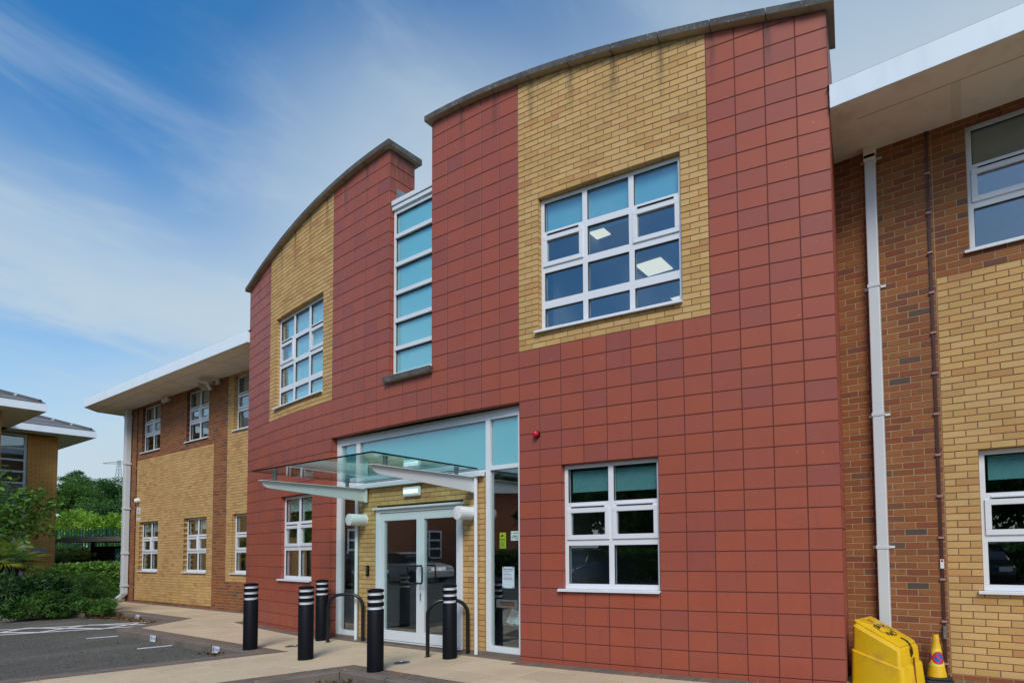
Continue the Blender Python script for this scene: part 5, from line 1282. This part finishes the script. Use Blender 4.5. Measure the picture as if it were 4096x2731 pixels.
# shrubs in the bed
def shrub(name, blobs, n, size, mat, lab, seed, aspect=.5, shape='rhomb', jitter=.5, up=.4, squash=.7, twigs=14):
    r_ = np.random.default_rng(seed); C_ = np.array([b[:3] for b in blobs]); rad_ = np.array([b[3] for b in blobs]); c0 = C_.mean(0); c0[2] = 0
    o = empty(name, tuple(c0), 0, lab, 'shrub'); P, u = clump_pts(C_, rad_, n, r_, squash, .45); k = P[:, 2] > -.08; P, u = P[k], u[k]
    link('foliage', leaf_mesh('foliage', P - c0, u + np.array([0, 0, up]), size, mat, aspect, shape, jitter, seed), o)
    m = MB()
    for k in range(min(twigs, len(C_))):
        e = C_[k] - c0; e = e * .95; m.tube([(e[0] * .35, e[1] * .35, -.05), (e[0] * .8 + r_.normal(0, .05), e[1] * .8, e[2] * .5), tuple(e)], .014, 5, taper=.006)
    m.build('stem', M_twig, o); return o
def blobs(spec, seed, sub=6, spread=.5):
    r_ = np.random.default_rng(seed); res = []
    for x, y, d, rr_ in spec:
        p = ray_pt(x, y, d)
        for k in range(sub):
            u = r_.normal(0, 1, 3); u /= np.linalg.norm(u); q = np.array(p) + u * rr_ * .8 * np.array([1, 1, .75]); res.append((q[0], q[1], max(.03, q[2]), rr_ * r_.uniform(.26, .44)))
    return res
shrub('heath_shrub', blobs([(395, 2410, 13.9, .32), (420, 2430, 13.6, .2), (360, 2365, 14.3, .42), (370, 2330, 14.6, .36), (310, 2400, 14.1, .4), (270, 2430, 13.9, .3), (345, 2430, 13.7, .28), (300, 2320, 15.0, .4), (405, 2375, 14.4, .3), (250, 2395, 14.2, .35)], 51, 9), 15000, .050, LF_shrub, 'dark feathery evergreen shrub at the corner of the bed', 52, .45, up=.5)
shrub('heath_shrub', blobs([(190, 2312, 15.4, .4), (225, 2320, 15.3, .36), (165, 2335, 15.2, .35), (255, 2305, 15.6, .35), (210, 2345, 15.0, .35)], 53, 8), 8000, .055, LF_mid, 'lighter green evergreen shrub under the orange brick corner', 54, .45, up=.5)
shrub('heath_shrub', blobs([(90, 2435, 13.4, .3), (140, 2425, 13.6, .32), (190, 2430, 13.6, .3), (230, 2440, 13.6, .22), (175, 2400, 13.9, .3), (215, 2405, 13.9, .3)], 55, 9), 9000, .050, LF_shrub, 'low dark evergreen shrub spilling over the bed kerb', 56, .45, up=.5)
shrub('laurel_shrub', blobs([(20, 2385, 13.8, .45), (75, 2365, 14.0, .45), (125, 2360, 14.1, .4), (160, 2375, 14.0, .35), (30, 2430, 13.3, .3), (10, 2345, 14.4, .4), (-60, 2390, 13.8, .5), (200, 2350, 14.4, .22), (240, 2345, 14.4, .18)], 57, 6), 3200, .155, LF_laurel, 'long leaved glossy laurel shrub at the left edge', 58, .30, 'long', .55, -.15)
# fan palm
pc = ray_pt(35, 2235, 15.0); o = empty('fan_palm', (pc.x - .4, pc.y - .1, 0), 0, 'yellow green fan palm in the bed at the left edge', 'palm'); hub = Vector((.0, .0, pc.z - .05))
M_palmstem = plain('palm_trunk', (.06, .042, .028), .95, nz=.4, nscale=20)
MB().tube([(0, 0, 0), (.02, 0, .6), tuple(hub)], .11, 9).build('trunk', M_palmstem, o, smooth=60)
r_ = np.random.default_rng(61)
for k in range(26):
    a = r_.uniform(0, 2 * PI); el = r_.uniform(-.55, 1.1); l = r_.uniform(.35, .55); dirv = Vector((cos(a) * cos(el), sin(a) * cos(el), sin(el))); tip = hub + dirv * l
    MB().tube([tuple(hub), tuple(hub + dirv * l * .6 + Vector((0, 0, .02))), tuple(tip)], .012, 5, taper=.006).build('leaf_stalk', M_palmstem if el < -.2 else LF_palm, o)
    side = dirv.cross(Vector((0, 0, 1))).normalized(); up_ = side.cross(dirv); m = MB(); nb_ = 26; R_ = r_.uniform(.42, .58)
    for j in range(nb_):
        b = (j / (nb_ - 1) - .5) * 2 * 2.1; dd = (dirv * cos(b) + side * sin(b)).normalized(); lr = R_ * (1 - .25 * abs(b) / 2.1); wv = (dirv * -sin(b) + side * cos(b)) * .017
        fold = up_ * .012; droop = Vector((0, 0, -.22 * lr * (.5 + .5 * r_.random())))
        p0 = tip; p1 = tip + dd * lr * .6 + droop * .25; p2 = tip + dd * lr + droop
        m.add([tuple(p0), tuple(p1 + wv + fold), tuple(p2), tuple(p1 - wv + fold), tuple(p1)], [(0, 4, 1), (0, 3, 4), (4, 2, 1), (4, 3, 2)])
    m.build('fan_leaf', LF_palm if el > -.35 or k % 2 else M_palmstem, o)
# young oak, trunk just outside the picture
tb = ray_pt(-230, 2400, 12.6); tb.z = 0; r_ = np.random.default_rng(71); o = empty('oak_tree', tuple(tb), 0, 'young oak reaching lobed leaves into the left edge', 'tree'); m = MB()
hubz = tb + Vector((0, 0, 1.7)); m.tube([(0, 0, -.05), (.03, 0, .9), (0, .02, 1.7), (-.05, .05, 3.1)], .075, 9, taper=.03)
ends = [(30, 1925, 12.4), (60, 1960, 12.3), (120, 1965, 12.4), (165, 1955, 12.6), (180, 1990, 12.5), (60, 2020, 12.2), (110, 2025, 12.3), (160, 2040, 12.4), (215, 2010, 12.7), (250, 2020, 12.8), (205, 2060, 12.6), (30, 2070, 12.1), (80, 2085, 12.2), (130, 2080, 12.4), (190, 2100, 12.6), (220, 2130, 12.7), (20, 2120, 12.2), (70, 2130, 12.2), (120, 2120, 12.4), (100, 1995, 12.5), (-40, 1980, 12.4), (-60, 2060, 12.2), (-120, 1950, 12.5), (-200, 1900, 12.6), (-260, 2000, 12.4), (-320, 1930, 12.7), (-120, 1860, 12.9), (-10, 1995, 12.6), (150, 2000, 12.9), (15, 1905, 12.5), (105, 2150, 12.3)]
P = []; U = []
for x, y, d in ends:
    e = ray_pt(x, y, d) - tb; s = Vector((0, 0, r_.uniform(1.3, 2.2))); md = (s + e) / 2 + Vector((0, 0, .06)); m.tube([tuple(s), tuple(md), tuple(e)], .016, 5, taper=.004)
    nl = 46
    for k in range(nl):
        q = 1 - (r_.random() ** 1.6) * .42; base_p = s.lerp(e, q) if q < .5 else md.lerp(e, (q - .5) * 2); j = Vector(r_.normal(0, .085, 3)); P.append(base_p + j); U.append(np.array((e - md).normalized()) * .5 + np.array(r_.normal(0, .6, 3)) + np.array([0, 0, -.15]))
m.build('trunk', M_bark, o, smooth=60); link('crown', leaf_mesh('crown', np.array(P), np.array(U), .118, LF_oak, .62, 'oak', .3, 72), o)
# dry leaves
r_ = np.random.default_rng(81); P = []; U = []
def scatter(cx, cy, sx, sy, rot, n, z, zs):
    for k in range(n):
        a, b = r_.normal(0, sx), r_.normal(0, sy); x = cx + a * cos(rot) - b * sin(rot); y = cy + a * sin(rot) + b * cos(rot); P.append((x, y, z + abs(r_.normal(0, zs)))); U.append((r_.normal(), r_.normal(), .25))
k0 = len(P)
for x, y, n in ((-11.7, -.36, 170), (-11.2, -.28, 160), (-10.6, -.22, 120), (-10.1, -.2, 70), (-9.6, -.18, 70), (-9.0, -.17, 50), (-8.6, -.2, 30)): scatter(x, y, .30, .09, .03, n, -.095, .02)
scatter(-2.75, -1.40, .22, .04, 0, 40, -.095, .012); scatter(.95, -1.62, .35, .09, 0, 130, -.095, .02); scatter(-13.0, -1.85, .9, .1, rad(49), 60, -.095, .01); scatter(-12.4, -.85, .5, .12, rad(49), 170, .0, .04); scatter(-13.6, -1.9, .7, .15, rad(49), 90, .0, .04)
scatter(-6, -2.5, 3, .7, 0, 25, -.095, .002)
Pn = np.array(P); bad = (Pn[:, 1] > -.065) & (Pn[:, 0] > -11.6) & (Pn[:, 0] < -8); Pn[bad, 1] = -.07 - r_.random(bad.sum()) * .25
o = link('fallen_leaves', leaf_mesh('fallen_leaves', Pn, np.array(U), .055, LF_dead, .5, 'rhomb', .2, 82)); tag(o, 'brown dry leaves drifted along the kerbs', 'leaves', kind='stuff')
# ------------------------------------------------------------------ across the car park, seen only in the glass
for i, (x, y, top_, lab) in enumerate(((-13, -21, 8.5, 'leftmost tree across the car park, mirrored in the glass'), (-8.5, -22, 9.5, 'second tree from the left across the car park'), (-4, -23, 9.0, 'third tree from the left across the car park'), (.5, -22, 8.5, 'fourth tree from the left across the car park'), (5.5, -23, 9.0, 'fifth tree from the left across the car park'), (10.5, -21, 9.0, 'rightmost tree across the car park, facing the right wing'))):
    tree('deciduous_tree', (x, y, -.1), 3, (x, y, top_ * .52), (3.3, 3.0, top_ * .46), 60, 1.3, 8000, .5, LF_mid, lab, 'tree', 'trees across the car park', 90 + i, .22, -1)
hedge((-19, -17.5), (16, -17.5), 1.4, 1.25, 9000, .22, LF_hedge, 'long hedge across the car park mirrored in the lower glass', 97, .5)
def car(loc, rz, col, lab):
    o = empty('car', loc, rz, lab, 'car', 'parked cars across the car park'); mt = plain('car_paint', col, .22, spec=.6)
    def section(pts, w0, w1):
        m = MB(); n = len(pts); vs_ = [(x, -w, z) for (x, z), w in zip(pts, [w0 if z < .95 else w1 for x, z in pts])] + [(x, w, z) for (x, z), w in zip(pts, [w0 if z < .95 else w1 for x, z in pts])]
        m.add(vs_, [tuple(range(n - 1, -1, -1)), tuple(range(n, 2 * n))] + [(i, (i + 1) % n, n + (i + 1) % n, n + i) for i in range(n)]); return m
    section([(-2.1, .25), (2.1, .25), (2.15, .55), (2.0, .78), (1.05, .93), (-1.75, .94), (-2.08, .85), (-2.14, .5)], .88, .86).build('body', mt, o, smooth=40, bevel=.05)
    section([(1.0, .935), (.25, 1.38), (-.3, 1.46), (-1.2, 1.42), (-1.85, .945)], .80, .62).build('cabin', plain('car_glass', (.01, .012, .014), .08), o, smooth=40, bevel=.04)
    section([(.22, 1.385), (-.3, 1.47), (-1.2, 1.43), (-1.25, 1.40), (-.3, 1.43), (.2, 1.36)], .63, .63).build('roof', mt, o, smooth=40)
    for x in (-1.3, 1.3):
        for s_ in (-1, 1):
            wh = MB().lathe([(.2, -.1), (.31, -.1), (.32, 0), (.31, .1), (.2, .1)], 20, Matrix.Translation((x, s_ * .80, .32)) @ Matrix.Rotation(PI / 2, 4, 'X')).build('wheel', M_rubber, o, smooth=40); MB().lathe([(.2, -.08), (.19, .09), (.05, .10)], 16, Matrix.Translation((x, s_ * .80, .32)) @ Matrix.Rotation(PI / 2, 4, 'X')).build('rim', M_steel, wh, smooth=40)
    for s_ in (-1, 1): MB().box(2.0, 2.13, s_ * .62 - .18, s_ * .62 + .18, .6, .74).build('headlight', M_lamp, o, bevel=.02)
car((-16.6, -8.5, -.1), 0, (.02, .022, .026), 'black car beside the neighbour office mirrored in the door'); car((-16.4, -11.8, -.1), 0, (.62, .63, .62), 'white car mirrored in the right side glazing'); car((-7.2, -14.6, -.1), PI / 2, (.25, .27, .29), 'silver car mirrored in the big lower window'); car((-4.3, -14.8, -.1), PI / 2, (.03, .06, .12), 'dark blue car mirrored in the big lower window'); car((7.6, -14.4, -.1), PI / 2, (.012, .013, .016), 'black car facing the right wing')
